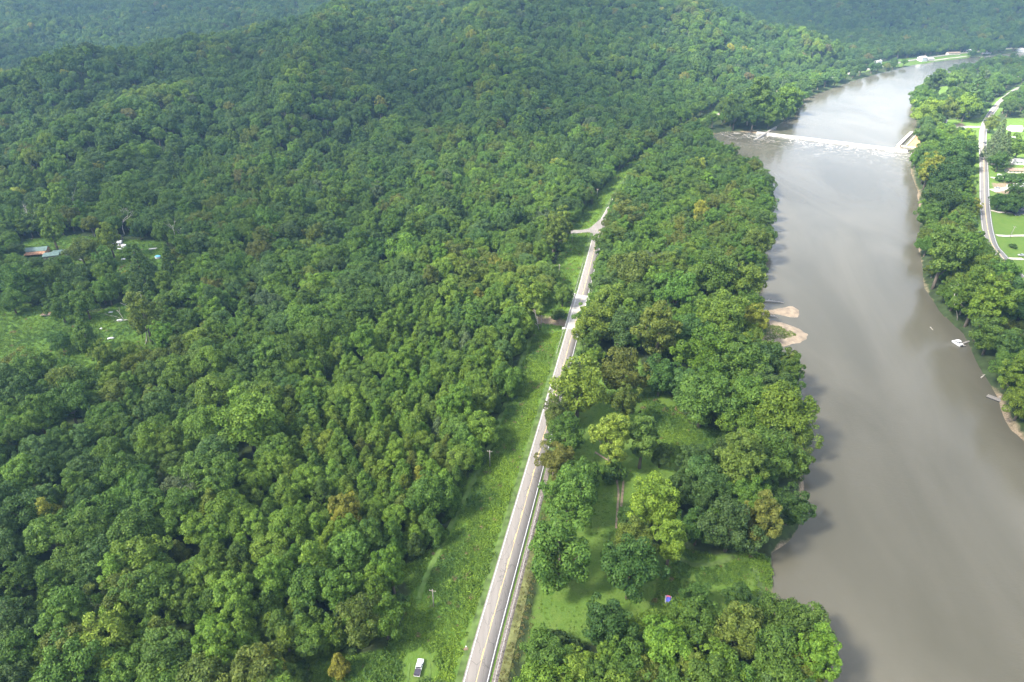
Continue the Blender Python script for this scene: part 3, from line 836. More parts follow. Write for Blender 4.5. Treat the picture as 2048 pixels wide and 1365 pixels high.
# hand-placed trees: crown centre and width in the photograph, habit, tone
HERO = [(1118, 1106, 146, 'round', 'mid green'), (1140, 990, 122, 'round', 'mid green'), (1108, 915, 78, 'round', 'ochre'), (1170, 948, 84, 'round', 'mid green'), (1130, 862, 84, 'round', 'mid green'),
        (1116, 822, 62, 'round', 'olive'), (1158, 765, 118, 'round', 'yellow-green'), (1246, 735, 96, 'round', 'ochre'), (1255, 798, 62, 'tall', 'olive'), (1224, 868, 82, 'tall', 'yellow-green'),
        (1286, 872, 74, 'tall', 'mid green'), (1322, 908, 50, 'round', 'dark green'), (1224, 945, 58, 'shrub', 'dark green'), (1310, 1000, 108, 'round', 'yellow-green'), (1262, 1046, 62, 'round', 'dark green'),
        (1276, 1076, 84, 'round', 'olive'), (1262, 1135, 126, 'round', 'dark green'), (1342, 1078, 74, 'tall', 'yellow-green'), (1396, 1050, 78, 'round', 'dark green'), (1462, 1045, 112, 'round', 'blue-green'),
        (1527, 1035, 80, 'tall', 'ochre'), (1582, 1005, 84, 'round', 'dark green'), (1480, 912, 96, 'tall', 'olive'), (1425, 970, 86, 'round', 'blue-green'), (1545, 905, 112, 'round', 'mid green'), (1598, 868, 84, 'round', 'olive'),
        (1560, 815, 122, 'round', 'yellow-green'), (1502, 795, 104, 'round', 'mid green'), (1408, 790, 116, 'round', 'mid green'), (1412, 700, 108, 'round', 'bright green'), (1484, 722, 106, 'round', 'mid green'),
        (1530, 714, 80, 'round', 'blue-green'), (1572, 725, 50, 'tall', 'olive'), (1318, 655, 88, 'tall', 'olive'), (1240, 652, 84, 'round', 'blue-green'), (1190, 645, 84, 'round', 'yellow-green'), (1322, 745, 80, 'round', 'dark green'),
        (1215, 600, 86, 'round', 'yellow-green'), (1265, 540, 100, 'wide', 'olive'), (1350, 580, 92, 'round', 'mid green'), (1440, 630, 108, 'round', 'bright green'), (1500, 560, 84, 'round', 'olive'), (1430, 545, 96, 'round', 'mid green'),
        (1515, 480, 66, 'round', 'olive'), (1255, 425, 70, 'round', 'olive'), (1228, 470, 64, 'wide', 'olive'), (1380, 665, 84, 'round', 'blue-green'),
        (1218, 1250, 112, 'round', 'dark green'), (1122, 1285, 78, 'shrub', 'blue-green'), (1160, 1335, 92, 'round', 'yellow-green'), (1250, 1325, 104, 'round', 'mid green'), (1330, 1290, 116, 'round', 'bright green'), (1400, 1245, 108, 'round', 'mid green'),
        (1392, 1192, 62, 'round', 'dark green'), (1482, 1192, 62, 'round', 'dark green'), (1475, 1258, 112, 'round', 'olive'), (1548, 1290, 110, 'round', 'mid green'), (1440, 1330, 108, 'round', 'bright green'), (1560, 1350, 110, 'round', 'mid green'), (1604, 1318, 66, 'round', 'dark green'),
        # left of the road
        (1126, 585, 46, 'round', 'mid green'), (1114, 630, 34, 'shrub', 'dark green'), (1060, 595, 64, 'tall', 'yellow-green'), (676, 1322, 44, 'cone', 'golden'), (770, 1235, 92, 'round', 'bright green'), (492, 832, 132, 'round', 'bright green'), (625, 1120, 92, 'cone', 'bright green'),
        (860, 985, 96, 'round', 'mid green'), (838, 948, 40, 'cone', 'golden'), (1128, 440, 48, 'tall', 'yellow-green'), (1108, 462, 52, 'tall', 'olive'),
        (168, 600, 62, 'round', 'mid green'), (118, 612, 54, 'round', 'mid green'), (22, 600, 60, 'wide', 'mid green'), (165, 660, 50, 'cone', 'mid green'), (120, 680, 52, 'wide', 'dark green'), (285, 625, 66, 'tall', 'olive'), (160, 500, 70, 'wide', 'olive'), (280, 530, 56, 'conifer', 'dark green'), (338, 518, 40, 'conifer', 'dark green'),
        (255, 505, 36, 'round', 'mid green'), (118, 392, 44, 'tall', 'yellow-green'), (98, 450, 48, 'tall', 'yellow-green'), (215, 470, 44, 'tall', 'yellow-green'), (30, 560, 70, 'round', 'mid green'),
        # far bank
        (1868, 505, 78, 'tall', 'mid green'), (1850, 430, 52, 'round', 'mid green'), (1885, 395, 76, 'round', 'dark green'), (1898, 350, 78, 'round', 'dark green'), (1852, 335, 44, 'tall', 'golden'), (1915, 300, 70, 'round', 'dark green'), (1853, 268, 44, 'round', 'dark green'), (1935, 275, 40, 'round', 'yellow-green'),
        (1948, 410, 30, 'round', 'golden'), (1920, 495, 84, 'round', 'mid green'), (1968, 528, 72, 'wide', 'yellow-green'), (2010, 545, 70, 'round', 'mid green'), (1905, 590, 74, 'tall', 'bright green'), (1955, 600, 88, 'tall', 'yellow-green'), (1992, 620, 76, 'round', 'mid green'), (2030, 600, 72, 'tall', 'blue-green'),
        (1985, 662, 78, 'round', 'mid green'), (1960, 560, 70, 'round', 'yellow-green'), (2000, 740, 74, 'round', 'mid green'), (2040, 745, 70, 'tall', 'yellow-green'), (2030, 800, 76, 'round', 'yellow-green'), (2030, 850, 92, 'round', 'bright green'), (2075, 800, 80, 'round', 'mid green'),
        (1852, 218, 56, 'round', 'yellow-green'), (1898, 218, 50, 'round', 'olive'), (1935, 208, 50, 'round', 'yellow-green'), (1828, 196, 48, 'round', 'mid green'), (1876, 160, 34, 'tall', 'dark green'), (1925, 185, 36, 'round', 'mid green'), (1955, 175, 44, 'conifer', 'blue-green'), (1905, 158, 40, 'round', 'mid green'),
        (1990, 283, 30, 'conifer', 'grey-green'), (2010, 290, 34, 'conifer', 'grey-green'), (2002, 262, 30, 'conifer', 'grey-green'), (2000, 318, 38, 'round', 'dark green'), (2042, 385, 56, 'round', 'dark green'), (2000, 400, 44, 'wide', 'dark green'), (2018, 405, 44, 'wide', 'dark green'), (2026, 492, 16, 'shrub', 'dark green'), (2025, 355, 30, 'shrub', 'dark green'), (2010, 356, 30, 'shrub', 'dark green'), (2042, 355, 30, 'shrub', 'dark green'), (2040, 290, 50, 'round', 'mid green'), (1985, 245, 30, 'round', 'olive'),
        (1455, 210, 50, 'round', 'mid green'), (1500, 215, 62, 'round', 'mid green'), (1545, 210, 62, 'round', 'mid green'), (1580, 190, 54, 'round', 'bright green'), (1520, 190, 56, 'tall', 'mid green'), (1470, 235, 44, 'round', 'dark green'), (1510, 238, 44, 'round', 'dark green'), (1550, 235, 40, 'round', 'mid green')]
TREES = []        # x, y, scale, kind index, tone index, hero index
for hi, (px, py, w, shp, tone) in enumerate(HERO):
    x, y = at(px, py, 8)
    for _ in range(4):
        g = float(hm(x, y))
        k = proj(x, y, g + 9)[2]
        D = 1.0 * w / FPX * k
        s = D / (2 * NOM[shp])
        x, y = at(px, py, g + TOP[shp] * s * (.62 if shp != 'shrub' else .5))
    for _ in range(14):
        q = sd_river(np.array([x, x + 1, x]), np.array([y, y, y + 1]))
        if q[0] > 3.5: break
        gx, gy = q[1] - q[0], q[2] - q[0]; l_ = math.hypot(gx, gy) + 1e-6; x += gx / l_ * 1.5; y += gy / l_ * 1.5
    TREES.append((x, y, s, random.choice(KINDS[shp]), TN.index(tone), hi))
far_road = [i for i in range(ji + 7, len(RP) - 2) if RP[i, 1] < at(1372, 262)[1]][::3]
for q, i in enumerate(far_road):
    t_ = RP[i + 1] - RP[i - 1]; t_ = t_ / np.hypot(*t_)
    x, y = RP[i] + np.array([t_[1], -t_[0]]) * 6.6
    TREES.append((x, y, .85 + .25 * ((q * 7) % 5) / 5, KINDS['round'][q % 6], TN.index(('mid green', 'blue-green', 'olive', 'mid green', 'bright green')[q % 5]), 900 + q))
HX = np.array([(t[0], t[1], t[2] * NOM[PSHAPE[t[3]]]) for t in TREES])


def scatter(cell, cond, seed, shapes, weights, smin, smax, tones, tw, hero_gap=.75):
    x, y = jitter_grid(-1700, 2300, 92, 2500, cell, seed)
    k = (np.abs(x) < (y + 150) * .95)
    x, y = x[k], y[k]
    z = hm(x, y)
    k = in_view(x, y, z); x, y, z = x[k], y[k], z[k]
    k = cond(x, y, z); x, y = x[k], y[k]
    k = free(x, y); x, y = x[k], y[k]
    d = np.full(len(x), 1e9)
    for hx, hy, hr in HX: d = np.minimum(d, np.hypot(x - hx, y - hy) / hr)
    k = d > hero_gap; x, y = x[k], y[k]
    rng = np.random.default_rng(seed + 1)
    n = len(x)
    shp = rng.choice(len(shapes), n, p=np.array(weights) / sum(weights))
    kind = np.array([rng.choice(KINDS[shapes[s]]) for s in shp], int)
    # neighbours tend to be of one kind: bias the draw by slow noise
    u = np.clip(rng.random(n) * .6 + .2 + .28 * wob(x, y, 70, seed % 5), 0, .999)
    cv = hm(x, y) - .25 * (hm(x + 45, y) + hm(x - 45, y) + hm(x, y + 45) + hm(x, y - 45))      # paler species on dry crests, darker in hollows; tone also paints in relief shading
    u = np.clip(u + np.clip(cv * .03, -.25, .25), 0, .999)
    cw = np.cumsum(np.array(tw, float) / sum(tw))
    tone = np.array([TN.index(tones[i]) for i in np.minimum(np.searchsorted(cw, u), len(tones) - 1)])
    rare = rng.random(n)
    tone = np.where(rare < .007, TN.index('ochre'), np.where(rare < .010, TN.index('rusty'), np.where(rare < .016, TN.index('grey-green'), np.where(rare < .022, TN.index('golden'), tone))))
    s = rng.uniform(smin, smax, n) * (1 + .15 * wob(x, y, 40, 2))
    for i in range(n): TREES.append((x[i], y[i], s[i], int(kind[i]), int(tone[i]), -1))


plant = lambda x, y: inside(x, y, PLANT)
GREENS = ['dark green', 'blue-green', 'mid green', 'bright green', 'olive', 'yellow-green']
is_left = lambda x, y: x < np.interp(y, RP[:, 1], RP[:, 0])
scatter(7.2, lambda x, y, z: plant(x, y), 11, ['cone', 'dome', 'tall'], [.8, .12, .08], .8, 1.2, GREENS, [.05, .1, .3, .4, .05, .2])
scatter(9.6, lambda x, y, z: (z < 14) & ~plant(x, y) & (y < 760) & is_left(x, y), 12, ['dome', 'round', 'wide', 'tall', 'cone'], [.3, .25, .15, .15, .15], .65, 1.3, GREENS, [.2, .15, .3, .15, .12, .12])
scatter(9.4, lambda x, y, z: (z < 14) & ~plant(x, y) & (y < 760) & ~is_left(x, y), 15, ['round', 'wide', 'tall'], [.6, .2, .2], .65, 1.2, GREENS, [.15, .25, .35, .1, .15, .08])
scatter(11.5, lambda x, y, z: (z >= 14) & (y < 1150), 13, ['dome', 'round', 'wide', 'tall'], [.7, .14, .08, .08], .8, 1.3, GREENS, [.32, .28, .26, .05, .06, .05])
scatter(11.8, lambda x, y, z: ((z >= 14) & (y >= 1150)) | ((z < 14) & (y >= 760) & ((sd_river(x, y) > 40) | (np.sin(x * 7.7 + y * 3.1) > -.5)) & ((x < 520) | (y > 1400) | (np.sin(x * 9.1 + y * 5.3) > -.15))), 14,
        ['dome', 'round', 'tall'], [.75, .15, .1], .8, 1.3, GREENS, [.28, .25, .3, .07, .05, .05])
# understorey that closes the canopy and the wood's edges
scatter(6.0, lambda x, y, z: (y < 620) & (z < 14) & (seg_dist(x, y, VERGE, True) < 16), 16, ['shrub', 'cone'], [.6, .4], .5, 1.0, GREENS, [.3, .2, .3, .1, .05, .05], .5)
T = np.array(TREES)
TZ = hm(T[:, 0], T[:, 1])
rngT = np.random.default_rng(5)
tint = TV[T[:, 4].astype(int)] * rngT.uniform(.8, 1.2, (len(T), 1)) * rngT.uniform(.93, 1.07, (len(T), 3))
rotz = rngT.uniform(0, 6.283, len(T))
shp_of = np.array([list(NOM).index(s) for s in PSHAPE])[T[:, 3].astype(int)]
nomr = np.array(list(NOM.values()))[shp_of]; topz = np.array(list(TOP.values()))[shp_of]
ppx, ppy, pzc = proj(T[:, 0], T[:, 1], TZ + topz * T[:, 2] * .6)
app = np.where((ppx > -20) & (ppx < 2068) & (ppy > -20) & (ppy < 1385), T[:, 2] * nomr / pzc, 0)
order = np.argsort(-np.where(T[:, 5] >= 0, np.maximum(app, 1e-3) + .05, app))
N_SINGLE = 300
single = np.zeros(len(T), bool); single[order[:N_SINGLE]] = True
single &= app > 0
print("trees", len(T), "single", single.sum())

# where a tree stands, told by things one can find
LEFT_ROWS = [(1290, "by the parked pickup"), (1180, "by the nearest utility pole"), (1050, "below the second pole"), (900, "by the second utility pole"), (740, "by the third utility pole"), (620, "by the road bridge"), (500, "below the homestead"), (-99, "below the hillside")]
RIGHT_ROWS = [(1270, "at the bottom edge"), (1140, "by the blue shelter"), (1000, "near the two-track path"), (840, "around the glade"), (690, "level with the sandbar"), (560, "just beyond the sandbar"), (400, "by the river bend"), (-99, "by the dam")]
ORD = ["first", "second", "third", "fourth", "fifth", "sixth", "seventh", "eighth", "ninth", "tenth", "eleventh", "twelfth", "thirteenth", "fourteenth", "fifteenth", "sixteenth", "seventeenth", "eighteenth", "nineteenth", "twentieth"]
HABIT = {'round': 'round-crowned', 'wide': 'wide-crowned', 'tall': 'slender', 'cone': 'pointed', 'conifer': 'conifer', 'shrub': 'bushy', 'dome': 'domed'}
bucket = {}
for i in np.where(single)[0]:
    x, y = T[i, 0], T[i, 1]
    if x > 330 and y < 1000 and float(dam_side(x, y)) > -400 and sd_river(np.array([x]), np.array([y]))[0] > 0 and x > np.interp(y, RIVER[len(down_left) + len(up_left) + len(up_right):][::-1, 1], RIVER[len(down_left) + len(up_left) + len(up_right):][::-1, 0]) - 30 or (x > 150 and y < 420 and ppx[i] > 1800):
        side, rw = "on the far bank", [(690, "by the docks"), (470, "by the road bend"), (300, "along the road"), (-99, "near the lock")]
    elif x < np.interp(y, RP[:, 1], RP[:, 0]): side, rw = "left of the road", LEFT_ROWS
    else: side, rw = "between road and river", RIGHT_ROWS
    nm = next(t for l, t in rw if ppy[i] > l)
    key = (TN[int(T[i, 4])], HABIT[PSHAPE[int(T[i, 3])]], nm, side)
    bucket.setdefault(key, []).append(i)
LABEL = {}
for (tone, hab, nm, side), idx in bucket.items():
    idx = sorted(idx, key=lambda i: ppx[i])
    for r_, i in enumerate(idx):
        noun = "" if hab == 'conifer' else " tree"
        pre = "" if len(idx) == 1 else ("%s " % ORD[min(r_, 19)])
        if hab == 'bushy': noun = " shrub"
        LABEL[i] = "%s%s %s%s%s %s, %s" % (pre, tone, hab, noun, " from left" if len(idx) > 1 else "", side, nm)
for i in np.where(single)[0]:
    x, y, s, k, tn, hi = T[i]
    shape = PSHAPE[int(k)]
    root = empty({'shrub': 'shrub', 'conifer': 'conifer_tree'}.get(shape, 'broadleaf_tree'), (x, y, TZ[i] - .1), rotz[i])
    root.scale = (s, s, s * (1.0 if hi >= 0 else rngT.uniform(.9, 1.15)))
    tag(root, LABEL[i], "shrub" if shape == 'shrub' else "tree", "trees and shrubs of the valley")
    me_c, me_t = PROTO[int(k)]
    c = link("crown", me_c, root); c["tint"] = [float(v) for v in tint[i]]
    link("trunk", me_t, root)


def scatter_object(name, X, Y, Z, S, ROT, KIND, TINT, coll, label, cat):
    """One object of points; geometry nodes put a plant on each point."""
    me = bpy.data.meshes.new(name)
    n = len(X)
    me.vertices.add(n); me.vertices.foreach_set("co", np.c_[X, Y, Z].astype(np.float32).ravel())
    for nm, ty, arr, f in (("scl", 'FLOAT_VECTOR', S, "vector"), ("rot", 'FLOAT_VECTOR', ROT, "vector"), ("kind", 'INT', KIND, "value"), ("tint", 'FLOAT_COLOR', np.c_[TINT, np.ones(n)], "color")):
        a = me.attributes.new(nm, ty, 'POINT'); a.data.foreach_set(f, np.asarray(arr, np.int32 if ty == 'INT' else np.float32).ravel())
    o = link(name, me); tag(o, label, cat, kind="stuff")
    ng = bpy.data.node_groups.new(name + "_scatter", 'GeometryNodeTree')
    ng.interface.new_socket("Geometry", in_out='INPUT', socket_type='NodeSocketGeometry')
    ng.interface.new_socket("Geometry", in_out='OUTPUT', socket_type='NodeSocketGeometry')
    N, L = ng.nodes, ng.links
    gi, go = N.new("NodeGroupInput"), N.new("NodeGroupOutput")
    ci = N.new("GeometryNodeCollectionInfo"); ci.inputs["Collection"].default_value = coll
    ci.inputs["Separate Children"].default_value = True; ci.inputs["Reset Children"].default_value = True
    ip = N.new("GeometryNodeInstanceOnPoints"); ip.inputs["Pick Instance"].default_value = True

    def attr(nm, ty):
        a = N.new("GeometryNodeInputNamedAttribute"); a.data_type = ty; a.inputs["Name"].default_value = nm
        return next(q for q in a.outputs if q.enabled and q.name == "Attribute")
    L.new(gi.outputs[0], ip.inputs["Points"]); L.new(ci.outputs[0], ip.inputs["Instance"])
    L.new(attr("kind", 'INT'), ip.inputs["Instance Index"]); L.new(attr("scl", 'FLOAT_VECTOR'), ip.inputs["Scale"])
    e2r = N.new("FunctionNodeEulerToRotation"); L.new(attr("rot", 'FLOAT_VECTOR'), e2r.inputs[0]); L.new(e2r.outputs[0], ip.inputs["Rotation"])
    L.new(ip.outputs[0], go.inputs[0])
    md = o.modifiers.new("scatter", 'NODES'); md.node_group = ng
    return o


r_ = ~single
sc = T[r_, 2]
tilt = rngT.normal(0, .05, (r_.sum(), 2))
scatter_object("forest", T[r_, 0], T[r_, 1], TZ[r_] - .1, np.c_[sc, sc, sc * rngT.uniform(.85, 1.15, r_.sum())], np.c_[tilt, rotz[r_]], T[r_, 3], tint[r_], proto_col,
               "dense green summer woods covering the valley floor and hills", "forest")

# ---- rough herbage on the verges and meadows
weed_col = bpy.data.collections.new("weed_kinds")
for k in range(4):
    rng = np.random.default_rng(900 + k)
    n = (60, 46, 70, 36)[k]; rad, hgt = ((.9, .7), (.7, .45), (1.2, .95), (.6, 1.0))[k]
    a, rr = rng.uniform(0, 6.28, n), rad * np.sqrt(rng.random(n))
    C = np.c_[np.cos(a) * rr, np.sin(a) * rr, hgt * rng.uniform(.2, 1, n) * (1 - (rr / rad) ** 2 * .6)]
    V, Fq = cards(C, np.c_[np.cos(a) * .6, np.sin(a) * .6, np.ones(n)] + rng.normal(0, .5, (n, 3)), .17 * rng.uniform(.7, 1.4, n), rng)
    me = np_mesh("weed_tuft", V, Fq, [LEAF], False, {"leafv": ('FACE', 'FLOAT', np.clip(rng.normal(.5, .2, n), 0, 1))})
    weed_col.objects.link(bpy.data.objects.new("weed_%d" % k, me))
WX, WY = [], []
for P, cell, ymax in ((VERGE, 1.15, 330), (VERGE, 2.0, 900), (MEADOW, 1.9, 900), (YARD, 2.2, 900), (LAWN3, 1.3, 900), (LAWN2, 1.1, 900), (NOFILL, 1.25, 900)):
    P_ = np.array(P)
    x, y = jitter_grid(*np.c_[P_.min(0), P_.max(0)].ravel(), cell, 31)
    k = inside(x, y, P) & (y < ymax) & (y > 100)
    if P is VERGE and ymax == 900: k &= y >= 330
    if P is LAWN2: k &= inside(x, y, pts([(1352, 1100), (1440, 1112), (1495, 1105), (1502, 1150), (1470, 1172), (1400, 1165)], zf)) | inside(x, y, pts([(1510, 1110), (1540, 1108), (1545, 1165), (1525, 1160)], zf))
    if P is NOFILL: k &= ~inside(x, y, LAWN3) & (wob(x, y, 11, 1) + RNG.normal(0, .5, len(x)) > .1)
    if P is LAWN3: k &= wob(x, y, 25) > -.35
    WX.append(x[k]); WY.append(y[k])
for i in range(nb - 4):                     # straw-coloured grass below the guardrail
    t_ = RP[i + 1] - RP[i]; t_ = t_ / np.hypot(*t_)
    a_, b_ = RNG.uniform(6.6, 10.6, 18), RNG.uniform(0, 4, 18)
    WX.append(RP[i, 0] + t_[0] * b_ + t_[1] * a_); WY.append(RP[i, 1] + t_[1] * b_ - t_[0] * a_)
WX, WY = np.concatenate(WX), np.concatenate(WY)
k = (seg_dist(WX, WY, RP[::4]) > 6.6 + .8 * wob(WX, WY, 6)) & ~inside(WX, WY, PAD) & (seg_dist(WX, WY, SIDE) > 3.6) & (seg_dist(WX, WY, CREEK) > 4)
for px_ in ([(838, 1200), (850, 1160), (880, 1100), (905, 1045), (935, 985), (965, 925), (990, 865), (1012, 805), (1032, 752), (1052, 700), (1064, 668)], [(1345, 1097), (1352, 1115), (1385, 1130), (1430, 1128), (1470, 1112)]):
    k &= seg_dist(WX, WY, np.array(pts(px_, zf))) > 1.7
WX, WY = WX[k], WY[k]
rngW = np.random.default_rng(77)
n = len(WX)
f = np.clip(.42 + .3 * (1 - sstep(8, 20, seg_dist(WX, WY, RP[::4]))) + .55 * wob(WX, WY, 13, 3) + rngW.normal(0, .16, n), 0, 1)[:, None]
wt = np.array((.052, .112, .022)) * (1 - f) + np.array((.135, .225, .022)) * f
wt = np.where((rngW.random(n) < .02)[:, None], np.array((.16, .13, .06)), wt)
dry = (seg_dist(WX, WY, RP[::4]) < 13) & (WX > np.interp(WY, RP[:, 1], RP[:, 0]))
fd = np.clip(.5 + .5 * wob(WX, WY, 5, 2) + rngW.normal(0, .25, n), 0, 1)[:, None]
wt = np.where(dry[:, None], np.array((.17, .150, .055)) * (1 - fd) + np.array((.095, .130, .028)) * fd, wt)
low = inside(WX, WY, NOFILL) & ~inside(WX, WY, LAWN3) & ~inside(WX, WY, LAWN2)
ws = rngW.uniform(.7, 1.5, n) * (1 + .35 * wob(WX, WY, 16, 1)) * np.where(dry, .5, np.where(low, .32, 1))
scatter_object("meadow_weeds", WX, WY, hm(WX, WY), np.c_[ws, ws, ws * rngW.uniform(.6, 1.3, n)], np.c_[np.zeros((n, 2)), rngW.uniform(0, 6.28, n)], rngW.integers(0, 4, n), wt, weed_col,
               "rough knee-high weeds and grasses on the verge and clearings", "weeds")
print("weeds", n)

# ------------------------------------------------------------------ built things
STEEL = mat("galvanised_steel", (.46, .46, .46), .5, .15, .8, .4, .0)
WOOD = mat("weathered_wood", (.24, .20, .16), .9, .25, 1.2, stretch=(4, 4, .5))
GREY_WOOD = mat("grey_dock_boards", (.2, .185, .165), .9, .2, 1.0)
WHITE = mat("white_painted_siding", (.62, .62, .60), .6, .07, .6)
CREAM = mat("cream_siding", (.56, .50, .40), .7, .1, .6)
GREYROOF = mat("grey_shingles", (.22, .22, .22), .9, .25, 1.2)
DARKROOF = mat("charcoal_shingles", (.09, .095, .11), .9, .25, 1.2)
BROWNROOF = mat("brown_shingles", (.20, .14, .10), .9, .3, 1.2)
PALEROOF = mat("pale_metal_roof", (.40, .39, .38), .5, .1, .5)
GREENROOF = mat("green_grey_metal_roof", (.10, .15, .13), .55, .2, .8)
RUST = mat("rusty_sheet_metal", (.33, .17, .09), .85, .5, .7, stretch=(3, .6, 1))
BRICK = mat("red_brick", (.24, .10, .07), .9, .25, 2)
NAVY = mat("navy_siding", (.055, .065, .085), .7, .15, 1)
GLASS = mat("window_glass", (.03, .035, .04), .08, .1, 1, .6)
BLACK = mat("black_plastic", (.018, .018, .02), .5, .2, 2)
RUBBER = mat("tyre_rubber", (.02, .02, .02), .85, .2, 3)
CAR_WHITE = mat("white_car_paint", (.78, .78, .78), .25, .04, 1, .6)
CAR_DARK = mat("dark_car_paint", (.03, .035, .045), .2, .1, 1, .6)
CAR_SILVER = mat("silver_car_paint", (.42, .43, .45), .3, .08, 1, .6, .4)
RED_LENS = mat("red_lens", (.35, .02, .02), .3, .1, 1)
BED = mat("black_bed_liner", (.045, .04, .055), .8, .25, 3)
STONE = mat("old_lock_stone", (.26, .22, .17), .95, .4, .45)
PALE_STONE = mat("pale_lock_coping", (.56, .53, .48), .9, .15, .5)
SILT = mat("orange_brown_silt", (.33, .19, .09), .9, .35, .4)
SAND = mat("pale_river_sand", (.21, .165, .115), .95, .3, .35, bump=.4)
TARP = mat("white_tarpaulin", (.5, .5, .5), .6, .08, 1)
BLUE = mat("blue_canvas", (.085, .09, .42), .7, .15, 1.5)
PINK = mat("pink_red_canvas", (.70, .16, .20), .7, .15, 1.5)
SKYBLUE = mat("sky_blue_plastic", (.10, .33, .55), .5, .15, 1.5)
GREYCLOTH = mat("grey_canvas", (.36, .36, .36), .8, .15, 1.5)


def gz(x, y): return float(hm(x, y))


# ---- bridge over the creek
def road_frame(px, py):
    x, y = at(px, py)
    i = int(np.argmin(np.hypot(RP[:, 0] - x, RP[:, 1] - y)))
    t = RP[i + 1] - RP[i - 1]
    return RP[i], math.atan2(t[1], t[0]) - math.pi / 2, i


(bx, by), brz, bi = road_frame(1153, 630)
(b0, _, i0), (b1, _, i1) = road_frame(1146, 661), road_frame(1165, 590)
bl = float(np.hypot(*(b1 - b0))); bmid = (b0 + b1) / 2
bridge = empty("road_bridge", (bmid[0], bmid[1], 0), brz)
tag(bridge, "pale concrete road bridge with steel railings crossing the muddy creek", "bridge")
m = MB(); m.box(-4.9, 4.9, -bl / 2, bl / 2, -1.0, -.30); m.build("girder_slab", CONCRETE, bridge)
m = MB(); m.box(-4.6, 4.6, -bl / 2, bl / 2, -.2, .008); m.build("deck", CONCRETE, bridge)
for s in (-1, 1):
    m = MB(); m.box(min(s * 3.33 - .09, s * 3.33 + .09), s * 3.33 + .09, -bl / 2, bl / 2, .012, .020); m.build("deck_edge_line", WHITE_PAINT, bridge)
    m = MB(); m.box(min(s * 4.6, s * 4.9), max(s * 4.6, s * 4.9), -bl / 2, bl / 2, -.3, .30); m.build("kerb", CONCRETE, bridge)
    rail = MB(); rail.box(s * 4.75 - .06, s * 4.75 + .06, -bl / 2, bl / 2, .62, .82); rail.box(s * 4.75 - .05, s * 4.75 + .05, -bl / 2, bl / 2, .98, 1.1)
    rail.build("railing", STEEL, bridge)
    nn = int(bl / 2.5)
    for k in range(nn + 1):
        yy = -bl / 2 + .15 + k * (bl - .3) / nn
        m = MB(); m.box(s * 4.75 - .045, s * 4.75 + .045, yy - .08, yy + .08, .30, .98); m.build("railing_post", STEEL, bridge)
    for e in (-1, 1):
        m = MB(); m.box(s * 5.3 - .9, s * 5.3 + .9, e * bl / 2 - .7, e * bl / 2 + .7, -4.5, .45); m.build("wing_wall", PALE_STONE, bridge)
m = MB(); m.box(.06, .20, -bl / 2, bl / 2, .012, .020); m.build("deck_centre_line", YELLOW_PAINT, bridge)
for e in (-1, 1):
    m = MB(); m.box(-4.8, 4.8, e * bl / 2 - .6, e * bl / 2 + .6, -5.5, -1.02); m.build("abutment", CONCRETE, bridge)


# ---- guardrails: W-beam on posts
def guardrail(i_a, i_b, off, label):
    P = RP[i_a:i_b]
    A, _ = strip(P, off, off, None)
    c = A[0]
    root = empty("guardrail", (c[0], c[1], 0)); tag(root, label, "guardrail", "steel guardrails along the road")
    prof = [(0, .48), (.06, .54), (0, .60), (.06, .68), (0, .76), (-.03, .76), (-.03, .48)]
    T_ = np.gradient(A, axis=0); T_ /= np.linalg.norm(T_, axis=1)[:, None]
    Nn = np.c_[T_[:, 1], -T_[:, 0]] * (-1 if off > 0 else 1)
    m = MB()
    for i in range(len(A) - 1):
        for k in range(len(prof)):
            (u0, z0), (u1, z1) = prof[k], prof[(k + 1) % len(prof)]
            m.face([(*(A[i] + Nn[i] * u0 - c), z0), (*(A[i + 1] + Nn[i + 1] * u0 - c), z0), (*(A[i + 1] + Nn[i + 1] * u1 - c), z1), (*(A[i] + Nn[i] * u1 - c), z1)])
    m.build("beam", STEEL, root)
    pm = MB(); pm.box(-.08, .08, -.1, .1, -1.2, .74); pme = pm.mesh("post", WOOD)
    for i in range(len(A)):
        p = link("post", pme, root); q = A[i] - Nn[i] * .14 - c
        p.location = (q[0], q[1], 0); p.rotation_euler = (0, 0, math.atan2(T_[i, 1], T_[i, 0]) - math.pi / 2)
    return root


iA = int(np.argmin(np.abs(RP[:, 1] - at(1083, 980)[1])))
guardrail(int(np.argmin(np.abs(RP[:, 1] - 85))), iA, 5.45, "long steel guardrail on gravel right of the near road")
guardrail(int(np.argmin(np.abs(RP[:, 1] - at(1110, 712)[1]))), i0, -5.0, "steel guardrail left of the road, just before the bridge")
guardrail(i1 + 1, int(np.argmin(np.abs(RP[:, 1] - at(1170, 522)[1]))), -5.0, "steel guardrail left of the road, just past the bridge")
guardrail(i1 + 1, int(np.argmin(np.abs(RP[:, 1] - at(1198, 505)[1]))), 5.0, "steel guardrail right of the road, just past the bridge")


# ---- utility poles
def pole(px, py, h, label, lean=0.0, group="utility poles along the mown track", arm=True):
    x, y = at(px, py, zf); z = gz(x, y)
    root = empty("utility_pole", (x, y, z)); tag(root, label, "utility pole", group)
    root.rotation_euler = (0, lean, R(-12))
    m = MB(); m.tube([(0, 0, -1), (0, 0, h)], [.2, .15], 8); m.build("shaft", GREY_WOOD, root, True)
    if arm:
        m = MB(); m.box(-1.1, 1.1, -.06, .06, h - .75, h - .6); a = m.build("crossarm", WOOD, root)
        for k in (-1, 0, 1):
            m = MB(); m.tube([(k * .95, 0, h - .6), (k * .95, 0, h - .38)], [.06, .045], 6); m.build("insulator", WHITE, a)
    return root


